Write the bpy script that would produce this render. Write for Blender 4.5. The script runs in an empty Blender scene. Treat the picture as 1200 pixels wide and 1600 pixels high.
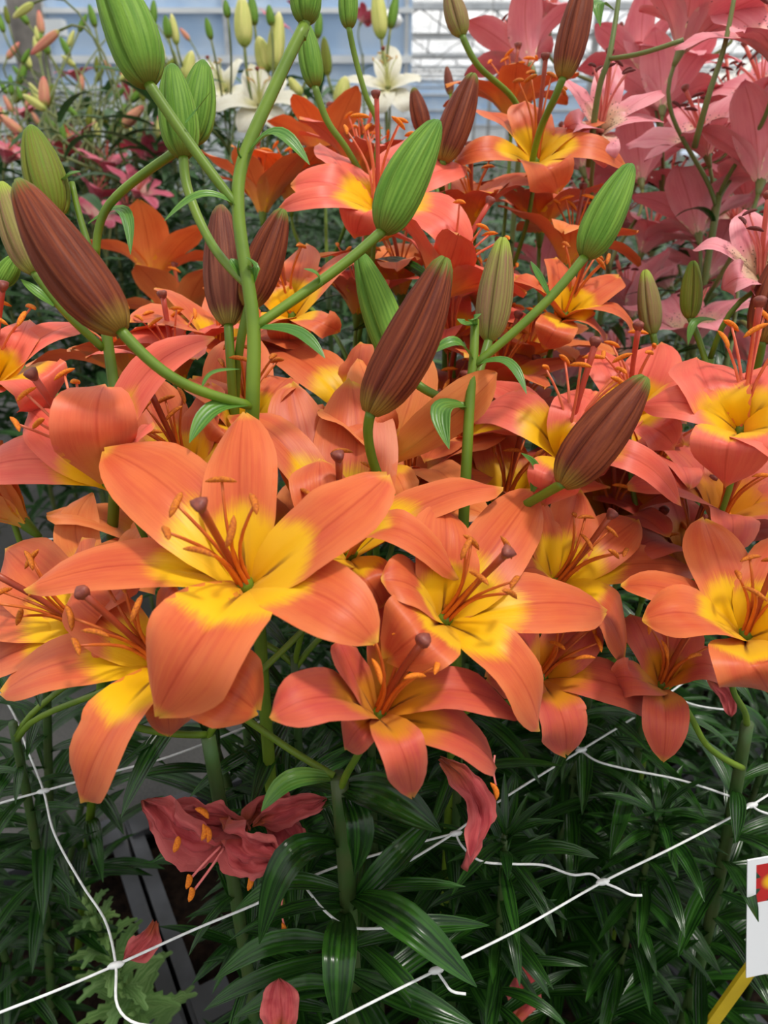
import bpy, math, random
import numpy as np
from mathutils import Matrix, Vector, noise

# ------------------------------------------------------------------ camera
F_PX = 1202.0
PITCH = math.radians(26.5)
CAM = np.array([0.0, 0.0, 1.25])
FW = np.array([0, math.cos(PITCH), -math.sin(PITCH)])
UP = np.array([0, math.sin(PITCH), math.cos(PITCH)])
RT = np.array([1.0, 0, 0])
sc = bpy.context.scene
col = sc.collection
cd = bpy.data.cameras.new('camera')
cam = bpy.data.objects.new('camera', cd)
col.objects.link(cam)
cam.location = CAM
cam.rotation_euler = (math.pi / 2 - PITCH, 0, 0)
cd.sensor_fit = 'HORIZONTAL'
cd.sensor_width = 36
cd.lens = 36 * F_PX / 1200
cd.clip_start = 0.02
cd.clip_end = 300
cd.dof.use_dof = True
cd.dof.focus_distance = 0.52
cd.dof.aperture_fstop = 12
sc.camera = cam
sc.view_settings.view_transform = 'Standard'
sc.view_settings.look = 'None'
sc.view_settings.gamma = 1
sc.view_settings.use_curve_mapping = False
sc.view_settings.exposure = 0.02

# ------------------------------------------------------------------ sky and sun
w = bpy.data.worlds.new('world')
sc.world = w
w.use_nodes = True
nt = w.node_tree
bg = nt.nodes['Background']
tc = nt.nodes.new('ShaderNodeTexCoord')
nz = nt.nodes.new('ShaderNodeTexNoise')
nz.inputs['Scale'].default_value = 5.0
nz.inputs['Detail'].default_value = 4
rp = nt.nodes.new('ShaderNodeValToRGB')
rp.color_ramp.elements[0].position = 0.36
rp.color_ramp.elements[0].color = (0.42, 0.57, 0.82, 1)
rp.color_ramp.elements[1].position = 0.52
rp.color_ramp.elements[1].color = (1.0, 0.95, 0.86, 1)
nt.links.new(tc.outputs['Generated'], nz.inputs['Vector'])
nt.links.new(nz.outputs['Fac'], rp.inputs['Fac'])
nt.links.new(rp.outputs['Color'], bg.inputs['Color'])
bg.inputs['Strength'].default_value = 1.08
sd = bpy.data.lights.new('sun', 'SUN')
sd.energy = 3.6
sd.angle = math.radians(7)
sd.color = (1.0, 0.95, 0.87)
sun = bpy.data.objects.new('sun', sd)
col.objects.link(sun)
sun.rotation_euler = Vector((-0.30, 0.10, -0.95)).to_track_quat('-Z', 'Y').to_euler()

# ------------------------------------------------------------------ helpers
rng = random.Random(7)
ORG = {}                                   # world origin of each object


def px(u, v, d):
    """point at depth d (along the view axis) seen at pixel u, v"""
    return CAM + d * (FW + RT * (u - 600) / F_PX + UP * (800 - v) / F_PX)


def camdir(a):
    v = RT * a[0] + UP * a[1] - FW * a[2]
    return v / np.linalg.norm(v)


def nrm(v):
    n = np.linalg.norm(v)
    return v / n if n > 1e-9 else np.array([0, 0, 1.0])


def tagit(o, label=None, cat=None, group=None, kind=None):
    if label: o['label'] = label
    if cat: o['category'] = cat
    if group: o['group'] = group
    if kind: o['kind'] = kind
    return o


def empty(name, loc):
    o = bpy.data.objects.new(name, None)
    o.empty_display_size = 0.05
    o.location = loc
    col.objects.link(o)
    ORG[o] = np.array(loc, float)
    return o


def mk(name, verts, faces, mats, parent=None, origin=None, uv=None, midx=None, smooth=True):
    """one mesh object; verts in world coordinates"""
    verts = np.asarray(verts, float)
    if origin is None:
        origin = ORG[parent] if parent is not None else verts.mean(0)
    origin = np.asarray(origin, float)
    me = bpy.data.meshes.new(name)
    me.from_pydata((verts - origin).tolist(), [], faces)
    if not isinstance(mats, (list, tuple)): mats = [mats]
    for m in mats: me.materials.append(m)
    if midx is not None:
        me.polygons.foreach_set('material_index', midx)
    if smooth:
        me.polygons.foreach_set('use_smooth', [True] * len(me.polygons))
    if uv is not None:
        lay = me.uv_layers.new(name='UVMap')
        vi = np.zeros(len(me.loops), int)
        me.loops.foreach_get('vertex_index', vi)
        lay.data.foreach_set('uv', np.asarray(uv)[vi].ravel())
    o = bpy.data.objects.new(name, me)
    col.objects.link(o)
    ORG[o] = origin
    if parent is not None:
        o.parent = parent
        o.location = origin - ORG[parent]
    else:
        o.location = origin
    return o


def inst(name, me, parent, M, origin):
    """an object that shares mesh data; M = 3x3 incl. scale, origin in world"""
    o = bpy.data.objects.new(name, me)
    col.objects.link(o)
    m4 = Matrix([[*M[0], 0], [*M[1], 0], [*M[2], 0], [0, 0, 0, 1]])
    m4.translation = Vector(origin - (ORG[parent] if parent is not None else 0))
    if parent is not None: o.parent = parent
    o.matrix_basis = m4
    ORG[o] = np.array(origin, float)
    return o


def grid_faces(n, m, off=0, rev=False, wrap=False):
    fs = []
    cols = m if wrap else m - 1
    for i in range(n - 1):
        for j in range(cols):
            a = off + i * m + j
            b = off + i * m + (j + 1) % m
            c = off + (i + 1) * m + (j + 1) % m
            d = off + (i + 1) * m + j
            fs.append((d, c, b, a) if rev else (a, b, c, d))
    return fs


def spline(pts, n):
    """Catmull-Rom through pts, n samples"""
    P = np.asarray(pts, float)
    if len(P) == 2:
        t = np.linspace(0, 1, n)[:, None]
        return P[0] * (1 - t) + P[1] * t
    # centripetal parameters keep long and short spans from overshooting
    k = np.concatenate([[0], np.cumsum(np.sqrt(np.linalg.norm(np.diff(P, axis=0), axis=1)) + 1e-6)])
    m = np.zeros_like(P)
    dk = np.diff(k)[:, None]
    sl = np.diff(P, axis=0) / dk
    m[1:-1] = (sl[:-1] * dk[1:] + sl[1:] * dk[:-1]) / (dk[1:] + dk[:-1])
    m[0] = 1.5 * sl[0] - .5 * m[1]
    m[-1] = 1.5 * sl[-1] - .5 * m[-2]
    out = []
    for x in np.linspace(0, k[-1], n):
        i = min(int(np.searchsorted(k, x, side='right')) - 1, len(P) - 2)
        h = k[i + 1] - k[i]
        t = (x - k[i]) / h
        out.append((2 * t ** 3 - 3 * t * t + 1) * P[i] + (t ** 3 - 2 * t * t + t) * h * m[i]
                   + (-2 * t ** 3 + 3 * t * t) * P[i + 1] + (t ** 3 - t * t) * h * m[i + 1])
    return np.array(out)


def tube_data(pts, r, seg=8, n=None, off=0):
    C = spline(pts, n or max(4, 4 * (len(pts) - 1)))
    n = len(C)
    r = np.interp(np.linspace(0, 1, n), np.linspace(0, 1, len(np.atleast_1d(r))), np.atleast_1d(r)) \
        if np.ndim(r) else np.full(n, r)
    T = np.gradient(C, axis=0)
    ref = np.array([0.31, 0.9, 0.2])
    vs, uv = [], []
    S = None
    for i in range(n):
        t = nrm(T[i])
        S = nrm(np.cross(t, ref)) if S is None else nrm(S - t * np.dot(S, t))
        B = np.cross(t, S)
        for j in range(seg):
            a = 2 * math.pi * j / seg
            vs.append(C[i] + r[i] * (math.cos(a) * S + math.sin(a) * B))
            uv.append((j / seg, i / (n - 1)))
    fs = grid_faces(n, seg, off, wrap=True)
    fs.append(tuple(off + j for j in range(seg))[::-1])
    fs.append(tuple(off + (n - 1) * seg + j for j in range(seg)))
    return vs, fs, uv


def tube(name, pts, r, mat, parent=None, seg=8, n=None, origin=None):
    vs, fs, uv = tube_data(pts, r, seg, n)
    return mk(name, vs, fs, mat, parent, origin, uv)


class MB:
    """collects boxes and tubes into one mesh"""
    def __init__(self): self.v, self.f = [], []

    def box(self, c, sx, sy, sz, ex=(1, 0, 0), ey=(0, 1, 0), ez=(0, 0, 1)):
        c, ex, ey, ez = [np.array(q, float) for q in (c, ex, ey, ez)]
        o = len(self.v)
        for k in (-1, 1):
            for j in (-1, 1):
                for i in (-1, 1):
                    self.v.append(c + ex * sx / 2 * i + ey * sy / 2 * j + ez * sz / 2 * k)
        for q in ((0, 2, 3, 1), (4, 5, 7, 6), (0, 1, 5, 4), (2, 6, 7, 3), (0, 4, 6, 2), (1, 3, 7, 5)):
            self.f.append(tuple(o + a for a in q))
        return self

    def bar(self, a, b, wd, ht, up=(0, 0, 1)):
        a, b = np.array(a, float), np.array(b, float)
        t = nrm(b - a)
        s = nrm(np.cross(t, np.array(up, float)))
        return self.box((a + b) / 2, np.linalg.norm(b - a), wd, ht, t, s, np.cross(s, t))

    def tube(self, pts, r, seg=8, n=None):
        vs, fs, _ = tube_data(pts, r, seg, n, len(self.v))
        self.v += list(vs); self.f += fs
        return self

    def obj(self, name, mat, parent=None, origin=None, smooth=False):
        return mk(name, self.v, self.f, mat, parent, origin, smooth=smooth)


# ------------------------------------------------------------------ materials
def srgb(r, g, b):
    f = lambda c: (c / 255 / 12.92) if c / 255 <= 0.04045 else ((c / 255 + 0.055) / 1.055) ** 2.4
    return (f(r), f(g), f(b), 1)


class NB:
    def __init__(self, name):
        self.m = bpy.data.materials.new(name)
        self.m.use_nodes = True
        self.t = self.m.node_tree
        self.t.nodes.clear()
        self.out = self.n('ShaderNodeOutputMaterial')

    def n(self, ty): return self.t.nodes.new(ty)

    def put(self, sock, v):
        if hasattr(v, 'is_output'): self.t.links.new(v, sock)
        else: sock.default_value = v

    def math(self, op, a, b=0.0, c=None, clamp=False):
        k = self.n('ShaderNodeMath'); k.operation = op; k.use_clamp = clamp
        self.put(k.inputs[0], a); self.put(k.inputs[1], b)
        if c is not None: self.put(k.inputs[2], c)
        return k.outputs[0]

    def step(self, v, lo, hi, o0=0.0, o1=1.0):
        k = self.n('ShaderNodeMapRange'); k.interpolation_type = 'SMOOTHSTEP'
        self.put(k.inputs['Value'], v)
        k.inputs['From Min'].default_value = lo; k.inputs['From Max'].default_value = hi
        k.inputs['To Min'].default_value = o0; k.inputs['To Max'].default_value = o1
        return k.outputs['Result']

    def mix(self, f, a, b, mode='MIX'):
        k = self.n('ShaderNodeMix'); k.data_type = 'RGBA'; k.blend_type = mode
        self.put(k.inputs[0], f)
        self.put(k.inputs[6], a); self.put(k.inputs[7], b)
        return k.outputs[2]

    def uv(self):
        k = self.n('ShaderNodeUVMap'); s = self.n('ShaderNodeSeparateXYZ')
        self.t.links.new(k.outputs[0], s.inputs[0])
        return s.outputs[0], s.outputs[1]

    def comb(self, x, y, z=0.0):
        k = self.n('ShaderNodeCombineXYZ')
        for i, q in enumerate((x, y, z)): self.put(k.inputs[i], q)
        return k.outputs[0]

    def noise(self, vec, scale, detail=2.0, rough=0.5):
        k = self.n('ShaderNodeTexNoise')
        if vec is not None: self.put(k.inputs['Vector'], vec)
        k.inputs['Scale'].default_value = scale
        k.inputs['Detail'].default_value = detail
        k.inputs['Roughness'].default_value = rough
        return k.outputs['Fac']

    def objcoord(self):
        return self.n('ShaderNodeTexCoord').outputs['Object']

    def rand(self): return self.n('ShaderNodeObjectInfo').outputs['Random']

    def bump(self, h, strength, dist):
        k = self.n('ShaderNodeBump')
        self.put(k.inputs['Height'], h)
        k.inputs['Strength'].default_value = strength
        k.inputs['Distance'].default_value = dist
        return k.outputs['Normal']

    def finish(self, colr, rough=0.5, spec=0.5, normal=None, transl=0.0, tcol=None, coat=0.0, metal=0.0, sheen=0.0):
        p = self.n('ShaderNodeBsdfPrincipled')
        self.put(p.inputs['Base Color'], colr)
        self.put(p.inputs['Roughness'], rough)
        self.put(p.inputs['Specular IOR Level'], spec)
        p.inputs['Coat Weight'].default_value = coat
        p.inputs['Coat Roughness'].default_value = 0.25
        p.inputs['Metallic'].default_value = metal
        p.inputs['Sheen Weight'].default_value = sheen
        if normal is not None: self.put(p.inputs['Normal'], normal)
        res = p.outputs[0]
        if transl > 0:
            tr = self.n('ShaderNodeBsdfTranslucent')
            self.put(tr.inputs['Color'], tcol if tcol is not None else colr)
            mx = self.n('ShaderNodeMixShader')
            mx.inputs[0].default_value = transl
            self.t.links.new(res, mx.inputs[1]); self.t.links.new(tr.outputs[0], mx.inputs[2])
            res = mx.outputs[0]
        self.t.links.new(res, self.out.inputs[0])
        return self.m


def petal_mat(name, throat, c1, c2, edge, tip, b0=0.37, b1=0.51, spots=0, back=False, rough=0.42,
              furrow=srgb(120, 50, 25), vein=0.6, transl=0.28, wrinkle=0.22):
    b = NB(name)
    u, v = b.uv()
    x = b.math('MULTIPLY_ADD', u, 2.0, -1.0)
    ax = b.math('ABSOLUTE', x)
    rd = b.math('MULTIPLY', b.rand(), 37.0)
    streak = b.noise(b.comb(b.math('MULTIPLY', u, 26.0), b.math('MULTIPLY', v, 2.2), rd), 1.0, 3.0)
    fine = b.noise(b.comb(b.math('MULTIPLY', u, 90.0), b.math('MULTIPLY', v, 7.0), rd), 1.0, 3.0)
    cloud = b.noise(b.comb(b.math('MULTIPLY', u, 3.0), b.math('MULTIPLY', v, 4.0), rd), 1.0, 2.0)
    # where the throat colour ends: further along the midrib, streaky
    e = b.math('ADD', v, b.math('MULTIPLY', b.math('POWER', ax, 1.4), 0.13))
    e = b.math('ADD', e, b.math('MULTIPLY_ADD', fine, 0.13, -0.065))
    e = b.math('ADD', e, b.math('MULTIPLY_ADD', cloud, 0.10, -0.05))
    m = b.step(e, b0, b1)
    c = b.mix(b.step(b.math('ADD', b.math('MULTIPLY', streak, .5), b.math('MULTIPLY', cloud, .5)), 0.35, 0.68), c1, c2)
    c = b.mix(b.math('MULTIPLY', b.step(ax, 0.55, 1.0), 0.55), c, edge)
    c = b.mix(b.math('MULTIPLY', b.step(ax, 0.06, 0.0), vein), c, b.mix(1.0, c, (0.75, 0.38, 0.32, 1), 'MULTIPLY'))
    c = b.mix(b.math('MULTIPLY', b.step(fine, 0.45, 0.68), 0.22), c, b.mix(1.0, c, (0.86, 0.72, 0.68, 1), 'MULTIPLY'))
    c = b.mix(b.step(v, 0.93, 1.0), c, tip)
    c = b.mix(m, throat, c)
    if not back:
        fz = b.math('MULTIPLY', b.step(ax, 0.10, 0.03), b.step(v, 0.34, 0.14))
        c = b.mix(b.math('MULTIPLY', fz, 0.75), c, furrow)
    if spots:
        vo = b.n('ShaderNodeTexVoronoi')
        b.put(vo.inputs['Vector'], b.comb(b.math('MULTIPLY', u, 11.0), b.math('MULTIPLY', v, 24.0), rd))
        vo.inputs['Scale'].default_value = 1.0
        sp = b.math('MULTIPLY', b.step(vo.outputs['Distance'], 0.26, 0.18),
                    b.math('MULTIPLY', b.step(v, 0.52, 0.44), b.step(v, 0.12, 0.2)))
        c = b.mix(b.math('MULTIPLY', sp, spots), c, srgb(95, 30, 30))
    hgt = b.math('ADD', b.math('MULTIPLY', streak, 0.6), b.math('MULTIPLY', fine, 0.4))
    nm = b.bump(hgt, wrinkle, 0.0010)
    return b.finish(c, rough, 0.35, nm, transl, None, 0.0, 0.0, 0.1)


MATS = {}
Y = srgb(252, 200, 8)
MATS['O'] = [petal_mat('salmon_petal', Y, srgb(226, 112, 58), srgb(217, 92, 52), srgb(236, 138, 78), srgb(240, 180, 60)),
             petal_mat('salmon_petal_back', srgb(238, 160, 48), srgb(230, 112, 54), srgb(222, 94, 52), srgb(236, 132, 72),
                       srgb(225, 160, 60), back=True, b0=0.1, b1=0.5)]
MATS['C'] = [petal_mat('coral_petal', Y, srgb(242, 116, 88), srgb(236, 98, 80), srgb(246, 130, 104), srgb(238, 150, 80), b0=0.34, b1=0.52),
             petal_mat('coral_petal_back', srgb(240, 156, 66), srgb(240, 122, 78), srgb(232, 104, 68), srgb(242, 132, 90),
                       srgb(225, 140, 60), back=True, b0=0.1, b1=0.5)]
MATS['R'] = [petal_mat('rust_orange_petal', srgb(250, 190, 50), srgb(244, 146, 76), srgb(238, 128, 66), srgb(246, 158, 92), srgb(238, 150, 64), b0=0.3, b1=0.5),
             petal_mat('rust_orange_petal_back', srgb(246, 174, 72), srgb(244, 148, 78), srgb(238, 132, 70), srgb(246, 160, 92),
                       srgb(215, 130, 60), back=True, b0=0.1, b1=0.45)]
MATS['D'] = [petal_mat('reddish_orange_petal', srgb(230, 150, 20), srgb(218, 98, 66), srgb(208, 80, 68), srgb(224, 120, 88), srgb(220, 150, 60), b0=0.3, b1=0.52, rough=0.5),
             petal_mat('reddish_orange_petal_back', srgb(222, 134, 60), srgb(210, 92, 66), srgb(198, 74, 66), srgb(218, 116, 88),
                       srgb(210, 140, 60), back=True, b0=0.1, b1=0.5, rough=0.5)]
MATS['P'] = [petal_mat('pink_petal', srgb(248, 222, 184), srgb(244, 164, 170), srgb(236, 142, 154), srgb(245, 178, 182), srgb(234, 120, 136), b0=0.24, b1=0.52, spots=0.9),
             petal_mat('pink_petal_back', srgb(238, 176, 164), srgb(242, 154, 160), srgb(234, 136, 148), srgb(244, 172, 176),
                       srgb(232, 118, 134), back=True, b0=0.0, b1=0.3, vein=0.6)]
MATS['Q'] = [petal_mat('rose_petal', srgb(240, 196, 180), srgb(232, 124, 146), srgb(220, 96, 124), srgb(238, 150, 166), srgb(226, 100, 126), b0=0.24, b1=0.6),
             petal_mat('rose_petal_back', srgb(226, 146, 152), srgb(226, 108, 132), srgb(214, 88, 116), srgb(234, 138, 154),
                       srgb(205, 75, 100), back=True, b0=0.0, b1=0.3)]
MATS['W'] = [petal_mat('white_petal', srgb(232, 226, 170), srgb(240, 238, 222), srgb(234, 230, 208), srgb(244, 242, 230), srgb(236, 234, 205), b0=0.1, b1=0.4, vein=0.1, furrow=srgb(190, 190, 120)),
             petal_mat('white_petal_back', srgb(225, 220, 160), srgb(236, 233, 212), srgb(228, 224, 196), srgb(240, 238, 222),
                       srgb(232, 228, 200), back=True, b0=0.1, b1=0.4, vein=0.1)]
MATS['X'] = [petal_mat('withered_petal', srgb(190, 90, 50), srgb(208, 92, 90), srgb(182, 58, 66), srgb(220, 122, 116), srgb(170, 80, 60), b0=0.1, b1=0.4, rough=0.6, vein=0.6, wrinkle=0.9),
             petal_mat('withered_petal_back', srgb(186, 90, 70), srgb(206, 92, 90), srgb(180, 60, 68), srgb(218, 120, 114),
                       srgb(150, 60, 50), back=True, b0=0.0, b1=0.3, rough=0.6, vein=0.6, wrinkle=0.9)]


def leaf_mat(name, c0, c1, rough=0.26, transl=0.14, spec=0.38, tc_=None):
    b = NB(name)
    u, v = b.uv()
    rd = b.rand()
    st = b.noise(b.comb(b.math('MULTIPLY', u, 9.0), b.math('MULTIPLY', v, 0.7), b.math('MULTIPLY', rd, 31.0)), 1.0, 2.0)
    pat = b.noise(b.comb(b.math('MULTIPLY', u, 2.0), b.math('MULTIPLY', v, 5.0), b.math('MULTIPLY', rd, 11.0)), 1.0, 2.0)
    c = b.mix(b.step(st, 0.35, 0.65), c0, c1)
    c = b.mix(b.math('MULTIPLY', b.step(pat, 0.3, 0.75), 0.4), c, c0)
    c = b.mix(b.math('MULTIPLY', rd, 0.35), c, b.mix(1.0, c, (1.5, 1.25, 0.8, 1), 'MULTIPLY'))
    ridg = b.math('SINE', b.math('MULTIPLY', u, 31.4))
    nm = b.bump(b.math('ADD', ridg, b.math('MULTIPLY', st, 2.0)), 0.22, 0.0008)
    return b.finish(c, rough, spec, nm, transl, tc_)


M_LEAF = leaf_mat('lily_leaf_green', srgb(18, 46, 16), srgb(46, 92, 28))
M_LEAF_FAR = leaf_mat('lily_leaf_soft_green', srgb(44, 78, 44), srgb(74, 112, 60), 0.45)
M_BRACT = leaf_mat('bract_leaf_green', srgb(70, 118, 46), srgb(104, 148, 62), 0.36, 0.2)
M_WEED = leaf_mat('weed_leaf_green', srgb(104, 146, 80), srgb(146, 180, 116), 0.6, 0.15, 0.2)


def bud_mat(name, body, body2, tipc, basec, seam, t0=0.78, t1=0.98):
    b = NB(name)
    u, v = b.uv()
    rd = b.math('MULTIPLY', b.rand(), 23.0)
    st = b.noise(b.comb(b.math('MULTIPLY', u, 34.0), b.math('MULTIPLY', v, 1.6), rd), 1.0, 3.0)
    fi = b.noise(b.comb(b.math('MULTIPLY', u, 70.0), b.math('MULTIPLY', v, 45.0), rd), 1.0, 2.0)
    pa = b.noise(b.comb(b.math('MULTIPLY', u, 4.0), b.math('MULTIPLY', v, 2.5), rd), 1.0, 2.0)
    c = b.mix(b.step(st, 0.32, 0.62), body, body2)
    c = b.mix(b.math('MULTIPLY', b.step(pa, 0.35, 0.7), 0.3), c, body)
    vv = b.math('ADD', v, b.math('MULTIPLY_ADD', st, 0.16, -0.08))
    c = b.mix(b.step(vv, t0, t1), c, tipc)
    c = b.mix(b.step(vv, 0.16, 0.0), c, basec)
    s3 = b.math('ABSOLUTE', b.math('SUBTRACT', b.math('FRACT', b.math('MULTIPLY', u, 3.0)), 0.5))
    c = b.mix(b.math('MULTIPLY', b.step(s3, 0.43, 0.5), 0.75), c, seam)
    rib = b.math('SINE', b.math('MULTIPLY', u, 2 * math.pi * 30))
    c = b.mix(b.math('MULTIPLY', b.step(b.math('ADD', rib, b.math('MULTIPLY', st, 1.5)), 0.6, 1.9), 0.30), c, seam)
    nm = b.bump(b.math('ADD', b.math('MULTIPLY', rib, 0.10), b.math('ADD', st, b.math('MULTIPLY', fi, 0.4))), 0.5, 0.0010)
    return b.finish(c, 0.55, 0.15, nm, 0.05)


BUD = {
    'red': bud_mat('red_brown_bud', srgb(132, 64, 36), srgb(94, 38, 24), srgb(104, 122, 46), srgb(140, 112, 46), srgb(58, 22, 18), 0.86, 1.0),
    'mauve': bud_mat('mauve_bud', srgb(138, 80, 60), srgb(104, 52, 42), srgb(124, 116, 56), srgb(156, 146, 72), srgb(70, 34, 32), 0.9, 1.04),
    'half': bud_mat('half_coloured_bud', srgb(138, 104, 74), srgb(140, 134, 70), srgb(150, 166, 64), srgb(146, 156, 72), srgb(86, 56, 44), 0.74, 0.95),
    'green': bud_mat('green_bud', srgb(84, 124, 38), srgb(116, 152, 56), srgb(84, 124, 46), srgb(112, 118, 44), srgb(52, 84, 24), 0.85, 1.0),
    'olive': bud_mat('olive_bud', srgb(100, 122, 32), srgb(116, 120, 42), srgb(96, 128, 42), srgb(130, 138, 48), srgb(92, 62, 30), 0.85, 1.0),
    'cream': bud_mat('cream_bud', srgb(214, 208, 130), srgb(186, 192, 100), srgb(222, 214, 150), srgb(160, 178, 82), srgb(150, 160, 76)),
    'pinkb': bud_mat('pink_bud', srgb(214, 128, 114), srgb(206, 160, 116), srgb(216, 116, 110), srgb(180, 180, 94), srgb(170, 90, 80)),
}


def plain(name, c, c2=None, rough=0.5, scale=60.0, bumpd=0.0, spec=0.4, transl=0.0, metal=0.0):
    b = NB(name)
    n = b.noise(b.objcoord(), scale, 3.0)
    colr = b.mix(b.step(n, 0.3, 0.7), c, c2 or c)
    nm = b.bump(n, 0.5, bumpd) if bumpd else None
    return b.finish(colr, rough, spec, nm, transl, None, 0, metal)


M_STEM = plain('bright_green_stem', srgb(108, 134, 32), srgb(88, 116, 28), 0.45, 30)
M_STEMD = plain('dark_green_stem', srgb(58, 88, 40), srgb(70, 84, 44), 0.45, 40)
M_STEMP = plain('olive_stem', srgb(96, 112, 54), srgb(112, 116, 62), 0.45, 40)
M_FIL = {'O': plain('orange_filament', srgb(206, 106, 38), srgb(190, 86, 34), 0.4, 80),
         'C': plain('coral_filament', srgb(226, 122, 84), srgb(214, 96, 64), 0.4, 80),
         'P': plain('pink_filament', srgb(226, 130, 120), srgb(220, 112, 108), 0.4, 80),
         'W': plain('pale_filament', srgb(214, 216, 150), srgb(206, 206, 140), 0.4, 80)}
M_ANT = {'O': plain('orange_anther', srgb(206, 116, 14), srgb(164, 76, 18), 0.75, 900, 0.0006),
         'C': plain('bright_orange_anther', srgb(228, 130, 16), srgb(200, 96, 12), 0.75, 900, 0.0006),
         'P': plain('maroon_anther', srgb(104, 40, 32), srgb(84, 28, 26), 0.75, 900, 0.0006),
         'W': plain('straw_anther', srgb(196, 160, 90), srgb(180, 140, 70), 0.75, 900, 0.0006)}
M_PIS = {'O': plain('brown_red_style', srgb(166, 72, 36), srgb(146, 56, 36), 0.4, 60),
         'C': plain('red_style', srgb(190, 72, 50), srgb(176, 60, 44), 0.4, 60),
         'P': plain('rose_style', srgb(214, 110, 92), srgb(204, 96, 84), 0.4, 60),
         'W': plain('pale_style', srgb(200, 204, 130), srgb(190, 196, 120), 0.4, 60)}
M_STIG = plain('plum_stigma', srgb(140, 70, 52), srgb(112, 50, 44), 0.5, 300)
for k_ in 'RD':
    M_FIL[k_] = M_FIL['O']; M_ANT[k_] = M_ANT['C']; M_PIS[k_] = M_PIS['O']
M_FIL['Q'] = M_FIL['P']; M_ANT['Q'] = M_ANT['P']; M_PIS['Q'] = M_PIS['P']
M_FIL['X'] = M_FIL['P']; M_ANT['X'] = M_ANT['C']; M_PIS['X'] = M_PIS['P']

# ------------------------------------------------------------------ the setting: greenhouse, paths, beds
M_CLOTH = plain('woven_ground_cloth', srgb(84, 82, 80), srgb(62, 62, 62), 0.8, 220, 0.002)
M_SOIL = plain('dark_peat', srgb(44, 32, 24), srgb(24, 18, 15), 0.95, 70, 0.02, 0.1)
M_CRATE = plain('grey_crate_plastic', srgb(84, 86, 92), srgb(58, 58, 60), 0.42, 12)
M_ALU = plain('pale_aluminium', srgb(196, 200, 202), srgb(176, 180, 184), 0.45, 6)
M_STEEL = plain('grey_steel', srgb(150, 150, 148), srgb(130, 130, 130), 0.5, 4)
M_WHITE = plain('white_panel', srgb(226, 230, 232), srgb(208, 214, 218), 0.6, 1.5)
M_BLUE = plain('blue_screen', srgb(160, 188, 220), srgb(188, 206, 226), 0.6, 1.5)


def pane_mat():
    b = NB('whitewashed_glass')
    n = b.noise(b.objcoord(), 0.9, 4.0)
    tr = b.n('ShaderNodeBsdfTransparent'); tr.inputs[0].default_value = (0.97, 0.98, 1.0, 1)
    tl = b.n('ShaderNodeBsdfTranslucent'); tl.inputs[0].default_value = (0.93, 0.95, 0.97, 1)
    mx = b.n('ShaderNodeMixShader')
    b.put(mx.inputs[0], b.step(n, 0.3, 0.7, 0.2, 0.5))
    b.t.links.new(tr.outputs[0], mx.inputs[1]); b.t.links.new(tl.outputs[0], mx.inputs[2])
    b.t.links.new(mx.outputs[0], b.out.inputs[0])
    return b.m


M_PANE = pane_mat()

fl = mk('floor', [(-16, -6, 0), (16, -6, 0), (16, 52, 0), (-16, 52, 0)], [(0, 1, 2, 3)], M_CLOTH, None, (0, 0, 0), smooth=False)
tagit(fl, 'dark grey woven ground cloth of the greenhouse path', kind='structure')

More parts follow.
